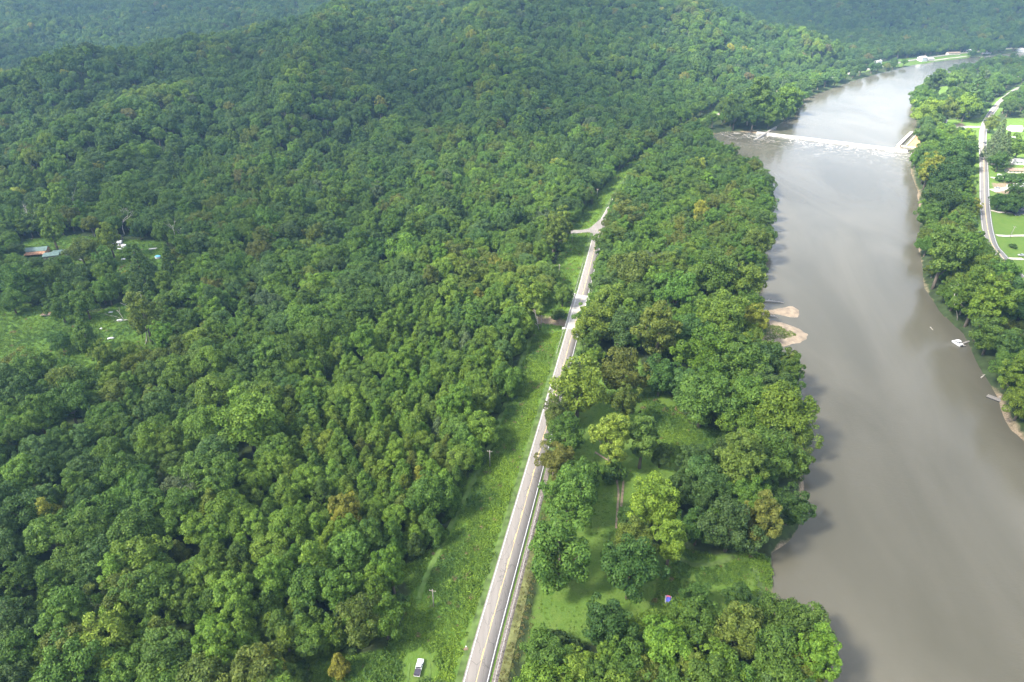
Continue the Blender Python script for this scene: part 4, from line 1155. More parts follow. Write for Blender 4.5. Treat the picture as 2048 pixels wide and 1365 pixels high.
PN = ["nearest utility pole, standing above the parked pickup", "second nearest utility pole beside the mown track", "third nearest utility pole beside the mown track", "utility pole at the left end of the bridge creek", "utility pole behind the round tree past the bridge", "utility pole at the side road junction", "far utility pole beyond the side road junction"]
for (px, py), t in zip(((868, 1216), (980, 933), (1036, 771), (1082, 657), (1118, 553), (1144, 489), (1194, 398)), PN): pole(px, py, 8.6, t)
pole(1987, 323, 9, "leaning utility pole in front of the village conifers", .1, "village utility poles")
pole(1978, 330, 8, "slim utility pole on the kerb of the village road", -.03, "village utility poles")
pole(2001, 409, 10, "leaning utility pole beside the village driveway hedge", .14, "village utility poles")
pole(2019, 476, 9, "utility pole at the edge of the village field", .08, "village utility poles")
pole(1945, 434, 8, "pole behind the riverside house on the village road", .03, "village utility poles")
pole(1689, 148, 10, "pale pole beside the far white riverside house", 0, "village utility poles", False)

# marker post on its bare patch
x, y = at(932.5, 1301, -.8); z = gz(x, y)
mk = empty("marker_post", (x, y, z)); tag(mk, "small white capped marker post on bare earth beside the road", "marker post")
m = MB(); m.tube([(0, 0, -.3), (0, 0, 1.15)], [.05, .05], 6); m.build("post", STEEL, mk)
m = MB(); m.tube([(0, 0, 1.1), (0, 0, 1.2), (0, 0, 1.42), (0, 0, 1.5)], [.1, .2, .2, .08], 8); m.build("cap", WHITE, mk)
flat_poly("bare_patch", [(926, 1301), (928, 1298), (936, 1298), (938, 1301), (935, 1304), (928, 1304)], mat("red_earth", (.15, .10, .065), .95, .3, 1.5), .22, -.8, 1.0)


# ---- vehicles (local +Y is forward)
def wheels(root, xs, ys, r, w):
    t = MB()
    prof = [(0, r * .55), (w * .15, r * .95), (w * .5, r), (w * .85, r * .95), (w, r * .55)]
    n = 14
    for k in range(n):
        a0, a1 = 2 * math.pi * k / n, 2 * math.pi * (k + 1) / n
        for (u0, q0), (u1, q1) in zip(prof, prof[1:]):
            t.face([(u0 - w / 2, math.cos(a) * q, math.sin(a) * q) for a, q, u0 in ((a0, q0, u0), (a1, q0, u0), (a1, q1, u1), (a0, q1, u1))])
    tm = t.mesh("tyre", RUBBER)
    rm = MB(); rm.tube([(-w * .42, 0, 0), (w * .42, 0, 0)], [r * .56, r * .56], 10); rme = rm.mesh("rim", STEEL)
    for sx in xs:
        for sy in ys:
            wh = link("wheel", tm, root); wh.location = (sx, sy, r)
            link("rim", rme, wh)


def pickup(px, py, rz, label):
    x, y = at(px, py, zf); z = gz(x, y) + .03
    root = empty("pickup_truck", (x, y, z), rz); tag(root, label, "pickup truck")
    L2, W = 2.95, .98
    b = MB()   # lower body: hood nose, sills, bed sides
    side = [(-L2, .55), (-L2, 1.15), (-.62, 1.15), (-.62, 1.18), (1.15, 1.18), (2.75, 1.08), (L2, .9), (L2, .5), (2.5, .42), (-2.6, .45)]
    for s in (-1, 1):
        pass
    b.prism([(u, v) for u, v in [(.0 - .62, .45), (-.62, 1.18), (1.15, 1.18), (2.72, 1.08), (L2, .88), (L2, .5), (2.6, .42)]], 'x', -W, W)
    body = b.build("body", CAR_WHITE, root)
    for s in (-1, 1):
        m = MB(); m.box(min(s * W, s * (W - .14)), max(s * W, s * (W - .14)), -L2, -.63, .5, 1.16); m.build("bed_side", CAR_WHITE, root)
    m = MB(); m.box(-W + .141, W - .141, -L2 + .1, -.63, .55, .72); m.box(-W + .141, W - .141, -.80, -.633, .72, 1.12); m.build("bed_floor", BED, root)
    m = MB(); m.box(-W - .005, W + .005, -L2 + .02, -.95, 1.163, 1.2); m.build("bed_cover", BED, root)
    m = MB(); m.box(-W + .141, W - .141, -L2 - .01, -L2 + .095, .55, 1.15); m.build("tailgate", BLACK, root)
    c = MB()
    z0, z1 = 1.185, 1.86
    c.hexa([(-.92, -.60, z0), (.92, -.60, z0), (.92, 1.18, z0), (-.92, 1.18, z0), (-.78, -.48, z1 - .06), (.78, -.48, z1 - .06), (.76, .55, z1 - .06), (-.76, .55, z1 - .06)])
    cab = c.build("cab_glass", GLASS, root)
    m = MB(); m.hexa([(-.80, -.52, z1 - .07), (.80, -.52, z1 - .07), (.78, .62, z1 - .07), (-.78, .62, z1 - .07), (-.72, -.44, z1 + .03), (.72, -.44, z1 + .03), (.70, .5, z1 + .03), (-.70, .5, z1 + .03)]); rf = m.build("roof", CAR_WHITE, root)
    m = MB(); m.box(-.3, .3, .18, .42, z1 + .032, z1 + .05); m.build("sunroof", GLASS, rf)
    for s in (-1, 1):
        m = MB()
        for (ya, yb) in ((-.60, -.48), (.25, .2), (1.18, .58)):
            m.tube([(s * .93, ya, z0), (s * .79, yb, z1 - .05)], [.06, .05], 4)
        m.build("door_pillar", CAR_WHITE, root)
        m = MB(); m.box(s * 1.12 - .11, s * 1.12 + .11, .88, 1.0, 1.22, 1.4); m.build("wing_mirror", BLACK, root)
        m = MB(); m.box(s * .72 - .18, s * .72 + .18, L2 - .06, L2 + .02, .74, .9); m.build("headlight", GLASS, root)
        m = MB(); m.box(s * .90 - .06, s * .90 + .06, -L2 - .02, -L2 + .05, .8, 1.1); m.build("tail_light", RED_LENS, root)
    m = MB(); m.box(-.95, .95, L2 - .05, L2 + .1, .42, .62); m.build("front_bumper", BLACK, root)
    m = MB(); m.box(-.95, .95, -L2 - .14, -L2 + .03, .45, .62); m.build("rear_bumper", STEEL, root)
    wheels(root, (-.86, .86), (-1.95, 1.9), .39, .26)
    root.scale = (.93, .93, .93)
    return root


pickup(838.3, 1338, R(-7), "white pickup truck with dark bed cover parked on the mown grass")


def car(px, py, rz, paint, label, z=None, group="cars around the village"):
    x, y = at(px, py, 0 if z is None else z); zz = gz(x, y) + .25 if z is None else z
    root = empty("parked_car", (x, y, zz), rz); tag(root, label, "car", group)
    m = MB()
    m.prism([(-2.2, .35), (-2.25, .8), (-2.0, .92), (-.9, .95), (1.0, .95), (2.0, .82), (2.2, .62), (2.2, .35)], 'x', -.88, .88); m.build("body", paint, root)
    m = MB(); m.hexa([(-.82, -1.75, .952), (.82, -1.75, .952), (.82, 1.05, .952), (-.82, 1.05, .952), (-.66, -1.1, 1.40), (.66, -1.1, 1.40), (.64, .3, 1.40), (-.64, .3, 1.40)]); m.build("cabin_glass", GLASS, root)
    m = MB(); m.hexa([(-.69, -1.2, 1.37), (.69, -1.2, 1.37), (.67, .38, 1.37), (-.67, .38, 1.37), (-.6, -1.05, 1.46), (.6, -1.05, 1.46), (.58, .22, 1.46), (-.58, .22, 1.46)]); m.build("roof", paint, root)
    for s in (-1, 1):
        m = MB(); m.box(s * .6 - .18, s * .6 + .18, 2.16, 2.22, .6, .72); m.build("headlight", WHITE, root)
        m = MB(); m.box(s * .62 - .16, s * .62 + .16, -2.27, -2.2, .68, .82); m.build("tail_light", RED_LENS, root)
    wheels(root, (-.8, .8), (-1.35, 1.35), .32, .2)
    return root


car(1972.5, 316, R(2), CAR_WHITE, "white car driving on the village road", 0.01)
car(1969, 287, R(0), CAR_DARK, "dark car farther off on the village road", 0.01)
car(1423, 244, R(-58), CAR_DARK, "dark car on the far stretch of road left of the dam", 0.01, "cars on the road")
car(1995, 375, R(80), CAR_SILVER, "silver car on the wide village driveway")
car(2034, 429, R(85), CAR_DARK, "dark car in front of the navy house")
car(1963.5, 467, R(20), CAR_DARK, "dark car parked left of the village road, farther one")
car(1964, 475, R(20), CAR_WHITE, "white car parked left of the village road")
car(1966.5, 489, R(25), CAR_DARK, "dark car parked left of the village road, nearest one")
car(2044, 509, R(70), CAR_SILVER, "silver car at the right edge beside the village lawn")

# ---- the small blue and pink shelter on the lawn
x, y = at(1336, 1203, zf); z = gz(x, y)
sh = empty("shelter_tent", (x, y, z), R(-14)); tag(sh, "small shelter tent with blue and pink roof panels on the lawn", "tent")
m = MB(); m.prism([(-1.1, 0), (1.1, 0), (1.05, 1.15), (-1.05, 1.15)], 'y', -1.3, 1.3); m.build("wall", GREYCLOTH, sh)
m = MB(); m.hexa([(-.75, -1.38, 1.16), (.8, -1.38, 1.16), (.8, .35, 1.16), (-.75, .35, 1.16), (-.55, -1.2, 1.62), (.6, -1.2, 1.62), (.5, .32, 1.75), (-.45, .32, 1.75)]); m.build("blue_roof_panel", BLUE, sh)
m = MB(); m.hexa([(-.78, .36, 1.16), (.85, .36, 1.16), (.7, 1.38, 1.16), (-.7, 1.38, 1.16), (-.45, .36, 1.76), (.5, .36, 1.76), (.4, 1.1, 1.6), (-.4, 1.1, 1.6)]); m.build("pink_roof_panel", PINK, sh)
m = MB(); m.box(-.5, .5, -1.42, -1.31, .02, 1.05); m.build("door_flap", CAR_DARK, sh)


# ---- houses
def house(px, py, w, d, h, rz, wall, roof, label, pitch=.42, chim=True, zz=None, group="houses", name="house", wing=None, porch=None):
    x, y = at(px, py, zf if zz is None else zz); z = gz(x, y)
    root = empty(name, (x, y, z), rz); tag(root, label, "house" if name == "house" else name.replace("_", " "), group)
    m = MB(); m.box(-w / 2, w / 2, -d / 2, d / 2, -1, h)
    m.prism([(-d / 2, h), (d / 2, h), (0, h + pitch * d / 2)], 'x', -w / 2, w / 2); m.build("wall", wall, root)
    e, t = .5, .18
    m = MB()
    zr, ze = h + pitch * d / 2, h - pitch * e
    for s in (-1, 1):
        m.hexa([(-w / 2 - e, s * (d / 2 + e), ze + .03), (w / 2 + e, s * (d / 2 + e), ze + .03), (w / 2 + e, 0, zr + .03), (-w / 2 - e, 0, zr + .03), (-w / 2 - e, s * (d / 2 + e), ze + t + .03), (w / 2 + e, s * (d / 2 + e), ze + t + .03), (w / 2 + e, 0, zr + t + .03), (-w / 2 - e, 0, zr + t + .03)])
    rf = m.build("roof", roof, root)
    if chim:
        m = MB(); m.box(w * .22, w * .22 + .8, -.4, .4, zr - .5, zr + 1.0); m.build("chimney", BRICK, rf)
    fl = 2 if h > 4.5 else 1
    wm = MB(); wm.box(-.5, .5, -.04, .04, -.65, .65); wme = wm.mesh("window", WHITE)
    gm = MB(); gm.box(-.42, .42, -.06, .06, -.57, .57); gme = gm.mesh("pane", GLASS)
    for f in range(fl):
        for s in (-1, 1):
            n = max(2, int(w // 3.2))
            for k in range(n):
                if f == 0 and s == -1 and k == n // 2: continue
                o = link("window", wme, root); o.location = (-w / 2 + (k + .5) * w / n, s * (d / 2 + .02), 1.6 + 2.7 * f); link("pane", gme, o)
            for k in range(2):
                o = link("window", wme, root); o.location = (s * (w / 2 + .02), -d / 4 + k * d / 2, 1.6 + 2.7 * f); o.rotation_euler = (0, 0, math.pi / 2); link("pane", gme, o)
    n = max(2, int(w // 3.2)); dxx = -w / 2 + (n // 2 + .5) * w / n
    m = MB(); m.box(dxx - .48, dxx + .48, -d / 2 - .06, -d / 2 - .004, 0, 2.1); m.build("door", BROWNROOF, root)
    if wing:
        wx, wy, ww, wd, wh, wr = wing
        m = MB(); m.box(wx - ww / 2, wx + ww / 2, wy - wd / 2, wy + wd / 2, -1, wh); m.build("wing_wall", wall, root)
        m = MB()
        zr2 = wh + pitch * ww / 2
        for s in (-1, 1):
            m.hexa([(wx + s * (ww / 2 + e), wy - wd / 2 - e, wh - .1), (wx + s * (ww / 2 + e), wy + wd / 2 + e, wh - .1), (wx, wy + wd / 2 + e, zr2), (wx, wy - wd / 2 - e, zr2), (wx + s * (ww / 2 + e), wy - wd / 2 - e, wh + .08), (wx + s * (ww / 2 + e), wy + wd / 2 + e, wh + .08), (wx, wy + wd / 2 + e, zr2 + .18), (wx, wy - wd / 2 - e, zr2 + .18)])
        m.build("wing_roof", wr, root)
    if porch:
        m = MB(); m.hexa([(-w / 2, -d / 2 - porch, h - 1.0), (w / 2, -d / 2 - porch, h - 1.0), (w / 2, -d / 2 - .55, h - .35), (-w / 2, -d / 2 - .55, h - .35), (-w / 2, -d / 2 - porch, h - .88), (w / 2, -d / 2 - porch, h - .88), (w / 2, -d / 2 - .55, h - .23), (-w / 2, -d / 2 - .55, h - .23)])
        m.build("porch_roof", RUST, root)
        for k in range(4):
            q = MB(); xx = -w / 2 + .2 + k * (w - .4) / 3; q.box(xx - .07, xx + .07, -d / 2 - porch + .1, -d / 2 - porch + .24, -.5, h - 1.0); q.build("porch_post", WOOD, root)
    return root


G = "village houses"
house(2028, 262, 12, 11, 3.4, R(-8), WHITE, PALEROOF, "white house with pale roof behind the village conifers", group=G, chim=False)
house(2025, 281, 8, 6, 2.6, R(-8), WHITE, PALEROOF, "low white garage in front of the pale-roofed white house", group=G, chim=False)
house(2040, 328, 15, 9, 3.0, R(-4), WHITE, GREYROOF, "white house with grey gabled roof at the right edge", group=G, wing=(3, -3.5, 5, 6, 3.0, GREYROOF))
house(2034, 345, 20, 7, 2.6, R(-3), CREAM, BROWNROOF, "long tan bungalow behind the clipped dark hedge", group=G)
house(2034, 377, 16, 7, 2.8, R(8), WHITE, PALEROOF, "pale grey-roofed house beside the wide driveway", group=G, chim=False)
house(2040, 425, 17, 9, 3.0, R(4), NAVY, DARKROOF, "navy house with charcoal roof above the mown field", group=G, wing=(-5.5, -3.0, 5, 5, 2.8, DARKROOF))
house(1926, 444, 13, 9, 3.2, R(-12), WHITE, GREYROOF, "white riverside house with grey hipped gables left of the road", group=G, wing=(-3, -3.5, 5, 7, 3.2, GREYROOF))
house(1927, 420, 5, 8, 4, R(-20), WHITE, BROWNROOF, "narrow red-brown roofed house behind the grey-gabled one", group=G, chim=False)
house(2052, 692, 9, 12, 4.5, R(6), BRICK, BROWNROOF, "brown shingled brick house cut by the right edge", group=G)
house(2030, 668, 7, 4, 2.4, R(-5), GREY_WOOD, GREYROOF, "small grey-roofed shed under trees by the brick house", group=G, chim=False)
house(1668, 152, 15, 11, 6.2, R(25), WHITE, PALEROOF, "tall white far house above the river pool", group="far houses", wing=(0, -5, 7, 5, 4, PALEROOF))
house(1622, 162, 16, 12, 5.8, R(35), WHITE, PALEROOF, "white far house nearest the sunlit spur", group="far houses", chim=False)
house(1755, 128, 9, 9, 5, R(20), WHITE, PALEROOF, "lone white far house among bank trees", group="far houses", chim=False)
house(1843, 123, 13, 11, 6.4, R(20), WHITE, PALEROOF, "tall pale far house by the bend, left one", group="far houses")
house(1858, 122, 13, 9, 3.5, R(15), CREAM, PALEROOF, "low cream far house by the bend", group="far houses", chim=False)
house(1905, 111, 26, 8, 3, R(10), CREAM, BROWNROOF, "long low brown-roofed far building behind the bend lawn", group="far houses", chim=False)
house(1935, 105, 12, 9, 3, R(5), WHITE, PALEROOF, "small white far house above the bend lawn", group="far houses", chim=False)
house(1972, 108, 14, 9, 3.4, R(0), WHITE, PALEROOF, "white far house among trees right of the bend lawn", group="far houses", chim=False)
house(2042, 103, 18, 9, 3.4, R(0), WHITE, PALEROOF, "white far house at the upper right edge", group="far houses", chim=False)
house(2030, 158, 18, 13, 4, R(-20), CREAM, CREAM, "tan-roofed house among the far bank trees", group=G, chim=False)
house(1981, 192, 9, 8, 3, R(-10), WHITE, PALEROOF, "small white house beyond the end of the village road", group=G, chim=False)
house(1885, 245, 7, 6, 3, R(0), WHITE, PALEROOF, "small white shed on the gravel lot by the lock", group=G, chim=False)
# homestead
house(76, 503, 13, 7, 3.0, R(14), RUST, GREENROOF, "cabin with green metal roof and rusty porch roof", zz=0, group="homestead buildings", porch=4.5, chim=False, name="cabin")
house(104, 511, 9, 7, 2.5, R(20), GREY_WOOD, GREENROOF, "grey-green roofed shed right beside the cabin", zz=0, group="homestead buildings", chim=False, name="shed", pitch=.2)
house(125, 506, 11, 7, 2.5, R(20), GREY_WOOD, GREENROOF, "pale green roofed shed farthest from the cabin", zz=0, group="homestead buildings", chim=False, name="shed", pitch=.2)
house(224, 488, 3.6, 3.4, 3.0, R(5), WHITE, PALEROOF, "left one of the two white huts in the yard", zz=0, group="homestead buildings", chim=False, name="hut")
house(239, 488, 3.6, 3.4, 3.0, R(5), WHITE, PALEROOF, "right one of the two white huts in the yard", zz=0, group="homestead buildings", chim=False, name="hut")
house(231, 480, 9, 6, 3.4, R(5), GREY_WOOD, GREYROOF, "grey boarded barn behind the two white huts", zz=0, group="homestead buildings", chim=False, name="barn")


def sheet(px, py, w, d, rz, m_, name, label, cat, z0=zf, h=.5, group="junk lying in the grass"):
    """Crumpled cover over a low heap."""
    x, y = at(px, py, z0); z = gz(x, y)
    rng = np.random.default_rng(int(px * 7 + py))
    nx, ny = 7, 5
    V = np.array([(-w / 2 + w * i / (nx - 1), -d / 2 + d * j / (ny - 1), h * (1 - abs(2 * i / (nx - 1) - 1) ** 3) * (1 - abs(2 * j / (ny - 1) - 1) ** 3) + rng.uniform(0, .15)) for j in range(ny) for i in range(nx)])
    i = np.arange(nx * ny).reshape(ny, nx)
    Fq = np.stack([i[:-1, :-1], i[:-1, 1:], i[1:, 1:], i[1:, :-1]], -1).reshape(-1, 4)
    o = link(name, np_mesh(name, V, Fq, [m_])); o.location = (x, y, z + .5); o.rotation_euler = (0, 0, rz); o.scale = (.65, .65, .8)
    sm = o.modifiers.new("thickness", 'SOLIDIFY'); sm.thickness = .5
    tag(o, label, cat, group); return o


sheet(240, 496, 9, 1.6, R(-20), TARP, "tarpaulin", "long white tarpaulin strip in front of the white huts", "tarpaulin", 0)
sheet(246, 501, 2, 4, R(10), TARP, "tarpaulin", "white tarpaulin at the right end of the long strip", "tarpaulin", 0)
sheet(264, 500, 4, 2, R(0), TARP, "tarpaulin", "small white tarpaulin right of the huts, near the pines", "tarpaulin", 0)
sheet(163, 516, 7, 4, R(10), TARP, "tarpaulin", "white tarpaulin heap under the pale tree below the cabin", "tarpaulin", 0)
sheet(215, 515, 5, 3, R(-10), TARP, "tarpaulin", "white tarpaulin heap midway below the white huts", "tarpaulin", 0)
sheet(246, 516, 4, 3, R(20), TARP, "tarpaulin", "white tarpaulin heap nearest the dark pines", "tarpaulin", 0)
sheet(222, 627, 3.5, 1.2, R(25), TARP, "tarpaulin", "grey-white scrap sheet highest in the meadow", "tarpaulin")
sheet(240, 642, 5, 2.2, R(0), TARP, "tarpaulin", "white scrap sheet at the right end of the meadow", "tarpaulin")
sheet(203, 659, 2.4, 2, R(0), TARP, "tarpaulin", "tiny white scrap in the meadow by the bushes", "tarpaulin")
sheet(222, 678, 5, 2.4, R(20), TARP, "tarpaulin", "white scrap sheet lowest in the meadow", "tarpaulin")
# round white tank and blue-lidded tub
for (px, py, r_, h_, m1, m2, nm, lb) in ((247, 491, 1.7, 1.6, WHITE, WHITE, "tank", "round white tank beside the white huts"), (315, 513, 1.8, 1.5, WHITE, SKYBLUE, "tub", "white tub with sky-blue cover in the yard grass")):
    x, y = at(px, py, 0); o = empty(nm, (x, y, gz(x, y))); tag(o, lb, nm)
    m = MB(); m.tube([(0, 0, -.2), (0, 0, h_)], [r_, r_], 14); m.build("body", m1, o)
    m = MB(); m.tube([(.2, 0, h_), (.2, 0, h_ + .25), (.2, 0, h_ + .5)], [r_ * 1.03, r_ * .8, r_ * .2], 14); m.build("cover", m2, o)
# canoe in the yard
x, y = at(306, 495, 0); o = empty("canoe", (x, y, gz(x, y)), R(15)); tag(o, "upturned grey canoe in the grass right of the huts", "canoe")
m = MB()
st = [(-3, .05, .5), (-2, .45, .3), (0, .6, .25), (2, .45, .3), (3, .05, .5)]
for (xa, wa, za), (xb, wb, zb) in zip(st, st[1:]):
    for s in (-1, 1):
        m.face([(xa, s * wa, .75 - za * .3), (xb, s * wb, .75 - zb * .3), (xb, 0, 1.1 - zb * .5), (xa, 0, 1.1 - za * .5)]); m.face([(xa, s * wa, .1), (xb, s * wb, .1), (xb, s * wb, .75 - zb * .3), (xa, s * wa, .75 - za * .3)])
m.build("hull", PALEROOF, o); m = MB(); m.box(-2.9, 2.9, -.03, .03, 1.0, 1.06); m.build("keel", STEEL, o)
# hay trailer in the meadow
x, y = at(95, 632, zf); o = empty("farm_trailer", (x, y, gz(x, y) + .2), R(4)); tag(o, "old brown farm trailer standing in the meadow", "trailer")
m = MB(); m.box(-2.6, 2.6, -1.2, 1.2, .7, .9); m.build("bed", WOOD, o)
for s in (-1, 1):
    m = MB()
    for k in range(4): m.box(-2.55 + k * 1.7 - .05, -2.55 + k * 1.7 + .05, s * 1.2 - .05, s * 1.2 + .05, .9, 1.7)
    m.box(-2.6, 2.6, s * 1.2 - .04, s * 1.2 + .04, 1.35, 1.6); m.build("side_rack", RUST, o)
m = MB(); m.hexa([(-3.6, -1.0, .3), (-2.62, -1.1, .85), (-2.62, 1.1, .85), (-3.6, 1.0, .3), (-3.6, -1.0, .4), (-2.62, -1.1, 1.3), (-2.62, 1.1, 1.3), (-3.6, 1.0, .4)]); m.build("front_board", CREAM, o)
wheels(o, (-1.0, 1.0), (-1.15, 1.15), .4, .2)
x, y = at(71, 599, zf); o = empty("crate", (x, y, gz(x, y))); tag(o, "small brown wooden crate at the top edge of the meadow", "crate")
m = MB(); m.box(-1.2, 1.2, -.8, .8, .1, 1.5); m.build("box", RUST, o)
for s in (-1, 1):
    m = MB(); m.box(-1.26, 1.26, s * .8 - .04, s * .8 + .06, .2, .45); m.box(-1.26, 1.26, s * .8 - .04, s * .8 + .06, 1.1, 1.35); m.build("slat", WOOD, o)


# ---- bare pale trees
def bare_tree(px, py, h, label, seed, zz, crown=False):
    x, y = at(px, py, zz)
    for _ in range(4): z = gz(x, y); x, y = at(px, py, z)
    rng = np.random.default_rng(seed)
    root = empty("bare_tree", (x, y, z - .2), rng.uniform(0, 6)); tag(root, label, "tree", "bare pale trees")
    m = MB(); br = MB()

    def grow(mb, p, d, L_, r_, dep):
        n = 4; path = [p]; q = np.array(p)
        for k in range(n):
            d = d + rng.normal(0, .12, 3) + np.array([0, 0, .04]); d = d / np.linalg.norm(d); q = q + d * L_ / n; path.append(tuple(q))
        mb.tube(path, list(np.linspace(r_, r_ * .55, n + 1)), 5)
        if dep == 0: return
        for k in range(3 if dep > 1 else 2):
            j = rng.integers(2, n + 1); dd = d + rng.normal(0, .55, 3); dd[2] = abs(dd[2]) * .7 + .25; dd /= np.linalg.norm(dd)
            grow(br, path[j], dd, L_ * rng.uniform(.5, .75), r_ * .5, dep - 1)
    grow(m, (0, 0, -1), np.array([rng.normal(0, .12), rng.normal(0, .12), 1.]), h * .55, h * .015, 3)
    m.build("trunk", PALE_BARK, root, True); br.build("branches", PALE_BARK, root, True)
    return root


bare_tree(192, 275, 21, "dead pale tree forking on the dark hillside", 3, 40)
bare_tree(290, 688, 27, "white-limbed sycamore at the right end of the meadow", 8, zf)
bare_tree(78, 470, 24, "pale bare trunk above the cabin roof", 12, 2)
bare_tree(152, 440, 20, "pale slender trunk right of the cabin, on the slope", 13, 2)
bare_tree(250, 470, 24, "pale bare trunk behind the two white huts", 14, 2)
bare_tree(362, 498, 20, "pale bare trunk beside the dark pines", 15, 2)
bare_tree(1078, 660, 18, "pale slim trunk at the wood edge by the bridge creek", 16, zf)
bare_tree(1916, 640, 22, "pale leaning trunk on the far bank above the sand", 17, zf)

# ---- sandbar with its patch of herbs and the stranded log
BAR1 = np.array(pts([(1492, 624), (1540, 617), (1560, 614), (1586, 611), (1606, 622), (1602, 638), (1575, 636), (1550, 632), (1492, 632)], Z_DOWN))
BAR2 = np.array(pts([(1490, 637), (1551, 640), (1592, 652), (1620, 669), (1620, 681), (1592, 690), (1565, 697), (1530, 706), (1500, 695), (1488, 655)], Z_DOWN))


def sandbar(P, top):
    x0, y0 = P.min(0) - 6; x1, y1 = P.max(0) + 6
    X, Y = np.meshgrid(np.arange(x0, x1, 1.2), np.arange(y0, y1, 1.2))
    d = seg_dist(X, Y, P, True); d = np.where(inside(X, Y, P), d, -d)
    d = d + 1.1 * wob(X, Y, 7) + .7 * wob(X, Y, 2.6, 2)
    Z = Z_DOWN - .25 + (top + .25) * sstep(-1.5, 7, d) + .05 * wob(X, Y, 2.5)
    i = np.arange(X.size).reshape(X.shape)
    q = np.stack([i[:-1, :-1], i[:-1, 1:], i[1:, 1:], i[1:, :-1]], -1).reshape(-1, 4)
    q = q[(d.ravel() > -3)[q].all(1)]
    us = np.unique(q); re = np.full(X.size, -1); re[us] = np.arange(len(us))
    o = link("sandbar", np_mesh("sandbar", np.c_[X.ravel(), Y.ravel(), Z.ravel()][us], re[q], [SAND], True)); tag(o, kind="structure"); return o


sandbar(BAR1, .55); sandbar(BAR2, .8)
P = pts([(1522, 650), (1560, 656), (1594, 672), (1580, 678), (1555, 680), (1530, 684)], Z_DOWN)
P_ = np.array(P); x, y = jitter_grid(*np.c_[P_.min(0), P_.max(0)].ravel(), .9, 61); k = inside(x, y, P) & (RNG.random(len(x)) < .85); x, y = x[k], y[k]; n = len(x)
scatter_object("sandbar_herbs", x, y, np.full(n, Z_DOWN + .55), np.full((n, 3), .9), np.c_[np.zeros((n, 2)), RNG.uniform(0, 6, n)], RNG.integers(0, 4, n), np.array((.11, .165, .022)) * RNG.uniform(.7, 1.2, (n, 1)), weed_col,
               "yellow-green herbs growing on the sandbar", "herbs")


def log(px0, px1, r_, label, z0=Z_DOWN + .4, branches=3, seed=1):
    a, b = np.array(at(*px0, z0)), np.array(at(*px1, z0)); rng = np.random.default_rng(seed)
    root = empty("driftwood_log", (a[0], a[1], z0)); tag(root, label, "log", "driftwood")
    v = b - a
    m = MB(); m.tube([(0, 0, .1), (v[0] * .35, v[1] * .35, .25), (v[0] * .7, v[1] * .7 + .4, .15), (v[0], v[1], 0)], [r_ * 1.4, r_, r_ * .8, r_ * .4], 7); m.build("stem", PALE_BARK, root, True)
    for k in range(branches):
        t = rng.uniform(.2, .8); p = np.array([v[0] * t, v[1] * t, .2]); q = p + np.array([rng.normal(0, 1.5), rng.normal(0, 2), rng.uniform(.2, 1.2)])
        m = MB(); m.tube([tuple(p), tuple(q)], [r_ * .4, r_ * .15], 5); m.build("branch", PALE_BARK, root)


log((1501, 600), (1568, 606), .45, "long pale driftwood log reaching into the river above the sandbar")
log((1528, 631), (1555, 635), .25, "short grey driftwood log between the two sandbars", seed=4)
log((1860, 655), (1866, 661), .2, "short white log floating left of the far bank", Z_DOWN + .05, 0)
log((1962, 756), (1972, 749), .25, "pale fallen log at the far waterline above the lower dock", Z_DOWN + .2, 1, 5)


# ---- docks and the pontoon boat on the far bank
def dock(pxa, pxb, w, d, rz, label):
    (xa, ya), (xb, yb) = at(*pxa, Z_DOWN + .5), at(*pxb, Z_DOWN + .8)
    root = empty("dock", (xa, ya, Z_DOWN + .45), rz); tag(root, label, "dock", "docks on the far bank")
    m = MB(); m.box(-w / 2, w / 2, -d / 2, d / 2, -.5, -.06); m.build("float", BLACK, root)
    pm = MB(); pm.box(-.14, .14, -d / 2, d / 2, -.055, .02); pme = pm.mesh("plank", GREY_WOOD)
    n = int(w / .31)
    for k in range(n):
        o = link("plank", pme, root); o.location = (-w / 2 + (k + .5) * w / n, 0, .002 * (k % 3))
    c, s = math.cos(-rz), math.sin(-rz); vx, vy = (xb - xa) * c - (yb - ya) * s, (xb - xa) * s + (yb - ya) * c
    L_ = math.hypot(vx, vy); ux, uy = vx / L_, vy / L_
    m = MB(); a_ = w * .45
    m.hexa([(ux * a_ - uy * .5, uy * a_ + ux * .5, .04), (ux * a_ + uy * .5, uy * a_ - ux * .5, .04), (vx + uy * .5, vy - ux * .5, .55), (vx - uy * .5, vy + ux * .5, .55),
            (ux * a_ - uy * .5, uy * a_ + ux * .5, .14), (ux * a_ + uy * .5, uy * a_ - ux * .5, .14), (vx + uy * .5, vy - ux * .5, .65), (vx - uy * .5, vy + ux * .5, .65)]); m.build("gangway", GREY_WOOD, root)
    return root


